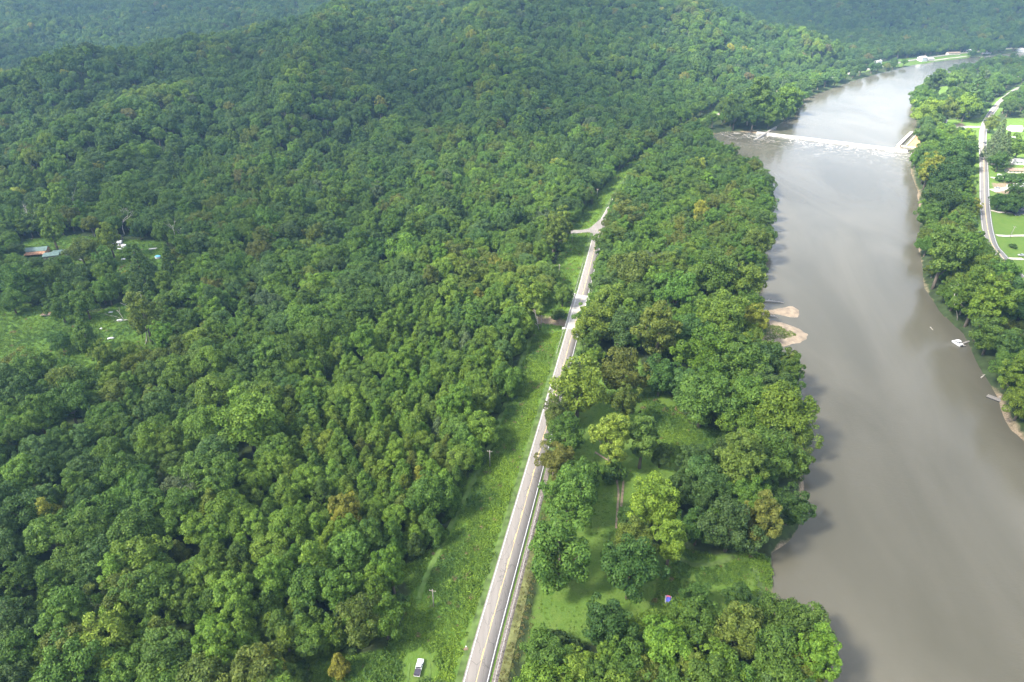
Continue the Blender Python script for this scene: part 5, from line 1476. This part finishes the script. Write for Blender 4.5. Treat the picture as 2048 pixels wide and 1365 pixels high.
dock((1988, 796), (2008, 793), 6.0, 3.0, R(-48), "empty grey board dock nearest on the far bank")
dock((1922, 688), (1938, 683), 2.4, 5.0, R(5), "small dock holding the white pontoon boat")
x, y = at(1914.5, 687, Z_DOWN + .5)
pb = empty("pontoon_boat", (x, y, Z_DOWN), R(12)); tag(pb, "white pontoon boat moored at the far bank dock", "boat")
for s in (-1, 1):
    m = MB(); m.tube([(s * .95, -3, .25), (s * .95, 2.4, .25), (s * .95, 3.1, .4)], [.33, .33, .08], 10); m.build("pontoon", STEEL, pb, True)
m = MB(); m.box(-1.25, 1.25, -3, 2.7, .5, .62); m.build("deck", GREYCLOTH, pb)
for s in (-1, 1):
    m = MB(); m.box(s * 1.22 - .04, s * 1.22 + .04, -2.9, 2.6, .63, 1.25); m.build("side_panel", WHITE, pb)
for (a_, b_) in ((-2.8, -1.4), (1.4, 2.5)):
    m = MB(); m.box(-1.1, 1.1, a_, b_, .63, 1.05); m.box(-1.1, 1.1, a_, a_ + .25, 1.05, 1.4); m.build("bench_seat", WHITE, pb)
m = MB(); m.box(.2, .9, -.6, .1, .63, 1.4); m.build("helm_console", WHITE, pb)
m = MB(); m.hexa([(-1.2, -1.3, 2.2), (1.2, -1.3, 2.2), (1.2, 1.0, 2.2), (-1.2, 1.0, 2.2), (-1.1, -1.2, 2.32), (1.1, -1.2, 2.32), (1.1, .9, 2.32), (-1.1, .9, 2.32)]); m.build("canopy", WHITE, pb)
for s in (-1, 1):
    for t in (-1.2, .9):
        m = MB(); m.tube([(s * 1.15, t * .6, .7), (s * 1.15, t, 2.2)], [.025, .025], 4); m.build("canopy_pole", STEEL, pb)
m = MB(); m.box(-.25, .25, -3.5, -3.0, .1, 1.1); m.build("outboard_motor", BLACK, pb)

# ---- the dam
dv_ = DAM_B - DAM_A; dl = float(np.hypot(*dv_)); du = dv_ / dl
dn = np.array([du[1], -du[0]]); dn = dn if dn[1] < 0 else -dn          # downstream
drz = math.atan2(du[1], du[0])
dam = empty("low_dam", (DAM_A[0], DAM_A[1], 0), drz); tag(dam, "low weir dam with a white curtain of water across the river", "dam")
sgn = 1 if (dn[0] * -math.sin(drz) + dn[1] * math.cos(drz)) > 0 else -1
m = MB(); m.prism([(sgn * -1.6, Z_UP - 2.5), (sgn * -1.6, Z_UP - .12), (sgn * .6, Z_UP - .1), (sgn * 3, Z_DOWN - 1), (sgn * 3, Z_UP - 2.8)], 'x', -8, dl + 2); m.build("crest", CONCRETE, dam)
nx, ny = int(dl / 1.1), 14
V = []
rng = np.random.default_rng(3)
for j in range(ny):
    t = j / (ny - 1)
    for i in range(nx):
        xx = i * dl / (nx - 1); ph = wob(np.array(xx), np.array(j * 3.), 5)
        dd = -.9 + t * (5.8 + 2.4 * ph)
        zz = Z_UP + .03 - (Z_UP - Z_DOWN) * sstep(.05, .42, t) + (rng.normal(0, .10) + .2 * ph) * (t > .25) * (1 - sstep(.8, 1, t)) + .06 - .1 * sstep(.85, 1, t)
        V.append((xx, sgn * dd, float(zz)))
i = np.arange(nx * ny).reshape(ny, nx)
Fq = np.stack([i[:-1, :-1], i[:-1, 1:], i[1:, 1:], i[1:, :-1]], -1).reshape(-1, 4)
mw, nt, N, L, B = nodes_of("white_water")
tc = N.new("ShaderNodeTexCoord"); mp = N.new("ShaderNodeMapping"); mp.inputs["Scale"].default_value = (1, .15, 1); nz = N.new("ShaderNodeTexNoise"); nz.inputs["Scale"].default_value = .8; nz.inputs["Detail"].default_value = 6
L.new(tc.outputs["Object"], mp.inputs[0]); L.new(mp.outputs[0], nz.inputs["Vector"])
cr = N.new("ShaderNodeValToRGB"); cr.color_ramp.elements[0].position, cr.color_ramp.elements[1].position = .32, .55; cr.color_ramp.elements[0].color, cr.color_ramp.elements[1].color = (.20, .19, .16, 1), (.46, .45, .42, 1)
L.new(nz.outputs["Fac"], cr.inputs[0]); L.new(cr.outputs[0], B.inputs["Base Color"]); B.inputs["Roughness"].default_value = .5
link("white_water", np_mesh("white_water", np.array(V), Fq, [mw], True), dam)

# ---- lock ruin at the dam's right end
(lx, ly) = at(1797, 293, Z_UP); (lx2, ly2) = at(1822, 268, Z_UP)
lrz = math.atan2(ly2 - ly, lx2 - lx); ll = math.hypot(lx2 - lx, ly2 - ly)
lock = empty("lock_ruin", (lx, ly, 0), lrz); tag(lock, "ruined stone lock chamber with timbered front at the dam", "lock")
zt = Z_UP + 2.0
rsg = -1      # the land side is to the right of the wall's direction
m = MB(); m.box(-4, ll, -1.6, 1.6, Z_DOWN - 2, zt); ow = m.build("river_wall", STONE, lock)
m = MB(); m.box(-3.6, ll + .2, -1.2, 1.4, zt + .003, zt + .35); m.build("coping", PALE_STONE, ow)
m = MB(); m.box(2, ll, -7.0, -6.2, Z_DOWN - 2, zt - .2); m.build("inner_wall", PALE_STONE, lock)
m = MB(); m.box(1.0, ll - 3, -21.0, -7.01, Z_DOWN - 2, Z_UP + .5); m.build("silt_fill", SILT, lock)
m = MB(); m.box(ll - 2.9, ll, -21, -7.02, Z_DOWN - 2, zt - .1); m.build("upper_gate_wall", STONE, lock)
m = MB(); m.box(-1.2, 1.0, -22.0, -1.61, Z_DOWN - 2, zt - .5); fw = m.build("front_wall", STONE, lock)
tm = MB(); tm.box(-.3, .0, -.22, .22, 0, 4.2); tme = tm.mesh("timber", CREAM)
for k in range(11):
    o = link("timber", tme, fw); o.location = (-1.22, -3.2 - k * 1.6, Z_DOWN - .6)
for k, (a_, b_, c_, d_, h_) in enumerate(((-8, -4.01, -3, 2, zt - 1.6), (-11, -8.01, -4, 1.4, Z_DOWN + 1.0), (-9.5, -1.21, -21, -3.01, Z_DOWN + 1.1))):
    m = MB(); m.box(a_, b_, c_, d_, Z_DOWN - 2, h_); m.build("stone_pier", STONE, lock)
m = MB(); m.box(-1.0, 3.5, -25.5, -22.01, Z_DOWN - 1, zt + .2); m.build("white_parapet", WHITE, lock)
# stone wing at the dam's left end
(ax, ay) = at(1512, 276, Z_UP); (ax2, ay2) = at(1552, 256, Z_UP); aw = empty("abutment_wall", ((ax + ax2) / 2, (ay + ay2) / 2, 0), math.atan2(ay2 - ay, ax2 - ax)); al = math.hypot(ax2 - ax, ay2 - ay)
tag(aw, "sloping concrete abutment wall at the dam's left end", "wall")
m = MB(); m.hexa([(-al / 2, -1, Z_DOWN - 2), (al / 2, -1, Z_DOWN - 2), (al / 2, 1, Z_DOWN - 2), (-al / 2, 1, Z_DOWN - 2), (-al / 2, -.8, Z_DOWN + .4), (al / 2, -.8, Z_UP + 1.6), (al / 2, .8, Z_UP + 1.6), (-al / 2, .8, Z_DOWN + .4)]); m.build("wall", CONCRETE, aw)
m = MB(); m.hexa([(-al / 2, -1.1, Z_DOWN + .405), (al / 2, -1.1, Z_UP + 1.605), (al / 2, 1.1, Z_UP + 1.605), (-al / 2, 1.1, Z_DOWN + .405), (-al / 2, -1.1, Z_DOWN + .6), (al / 2, -1.1, Z_UP + 1.8), (al / 2, 1.1, Z_UP + 1.8), (-al / 2, 1.1, Z_DOWN + .6)]); m.build("coping", GREY_WOOD, aw)
# white fence in front of the tan bungalow
(fx0, fy0), (fx1, fy1) = at(1994, 352, zf), at(2060, 356, zf); fr = empty("white_fence", (fx0, fy0, gz(fx0, fy0) + .1), math.atan2(fy1 - fy0, fx1 - fx0)); tag(fr, "white board fence between the tan bungalow and the hedge", "fence")
fl_ = math.hypot(fx1 - fx0, fy1 - fy0)
for k in range(int(fl_ / 2.4)):
    m = MB(); m.box(k * 2.4 + .1, k * 2.4 + 2.3, -.04, .04, .05, 1.5); m.build("panel", WHITE, fr)
    m = MB(); m.box(k * 2.4 - .07, k * 2.4 + .07, -.08, .08, -.5, 1.6); m.build("post", WHITE, fr)

# ------------------------------------------------------------------ broken cloud deck and the valley's air
CB = 950.0
S = SUN_DIR
gap_c = np.array([520.0, 1000.0])


def build_clouds():
    st = 70.0
    X, Y = np.meshgrid(np.arange(-4200, 5600, st), np.arange(-3200, 13000, st))
    th = 260 + 150 * wob(X, Y, 420, 2) + 60 * wob(X, Y, 150, 4)
    sx, sy = S.x / S.z * CB, S.y / S.z * CB
    holes = [(gap_c[0] + sx, gap_c[1] + sy, 340, 460)] + [(-2600, 900, 420, 300), (2600, 2400, 520, 380), (1900, -900, 400, 520), (-900, 3600, 600, 400), (-1500, -1500, 380, 420), (3600, 500, 380, 500), (-3300, 3300, 500, 500)]
    for hx, hy, a, b in holes:
        r_ = np.hypot((X - hx) / a, (Y - hy) / b) + .18 * wob(X, Y, 170, 1)
        th = np.minimum(th, 420 * (r_ - .95))
    cl = [(-1.0, 0)]
    keep = th > 0
    i = np.arange(X.size).reshape(X.shape)
    q = np.stack([i[:-1, :-1], i[:-1, 1:], i[1:, 1:], i[1:, :-1]], -1).reshape(-1, 4)
    q = q[keep.ravel()[q].any(1)]
    us = np.unique(q); re = np.full(X.size, -1); re[us] = np.arange(len(us)); q = re[q]
    tz = np.maximum(th.ravel()[us], 2)
    bot = np.c_[X.ravel()[us], Y.ravel()[us], CB - .12 * tz]; top = np.c_[X.ravel()[us], Y.ravel()[us], CB + tz]
    n = len(us)
    m, nt, N, L, B = nodes_of("cloud")
    N.remove(B)
    tc = N.new("ShaderNodeTexCoord"); nz = N.new("ShaderNodeTexNoise"); nz.inputs["Scale"].default_value = .0035; nz.inputs["Detail"].default_value = 6; L.new(tc.outputs["Object"], nz.inputs["Vector"])
    mr = N.new("ShaderNodeMapRange"); mr.inputs["From Min"].default_value, mr.inputs["From Max"].default_value = .3, .7; mr.inputs["To Min"].default_value, mr.inputs["To Max"].default_value = .04, .72
    L.new(nz.outputs["Fac"], mr.inputs["Value"])
    tl = N.new("ShaderNodeBsdfTranslucent"); tl.inputs[0].default_value = (.62, .62, .64, 1); df = N.new("ShaderNodeBsdfDiffuse"); df.inputs[0].default_value = (.6, .6, .62, 1); tp = N.new("ShaderNodeBsdfTransparent")
    a = N.new("ShaderNodeMixShader"); a.inputs[0].default_value = .3; L.new(tl.outputs[0], a.inputs[1]); L.new(df.outputs[0], a.inputs[2])
    b = N.new("ShaderNodeMixShader"); L.new(mr.outputs[0], b.inputs[0]); L.new(tp.outputs[0], b.inputs[1]); L.new(a.outputs[0], b.inputs[2])
    L.new(b.outputs[0], N["Material Output"].inputs["Surface"])
    o = link("cloud", np_mesh("cloud", np.concatenate([bot, top]), np.concatenate([q[:, ::-1], q + n]), [m], True)); tag(o, kind="structure")


build_clouds()
hz = MB(); hz.box(-3400, 3800, -760, 3800, -12, 215)
mh = bpy.data.materials.new("haze"); mh.use_nodes = True
N = mh.node_tree.nodes; N.remove(N["Principled BSDF"])
pv = N.new("ShaderNodeVolumePrincipled"); pv.inputs["Color"].default_value = (.38, .66, 1, 1); pv.inputs["Density"].default_value = .00012; pv.inputs["Anisotropy"].default_value = .2
mh.node_tree.links.new(pv.outputs[0], N["Material Output"].inputs["Volume"])
tag(hz.build("haze", mh), kind="stuff")
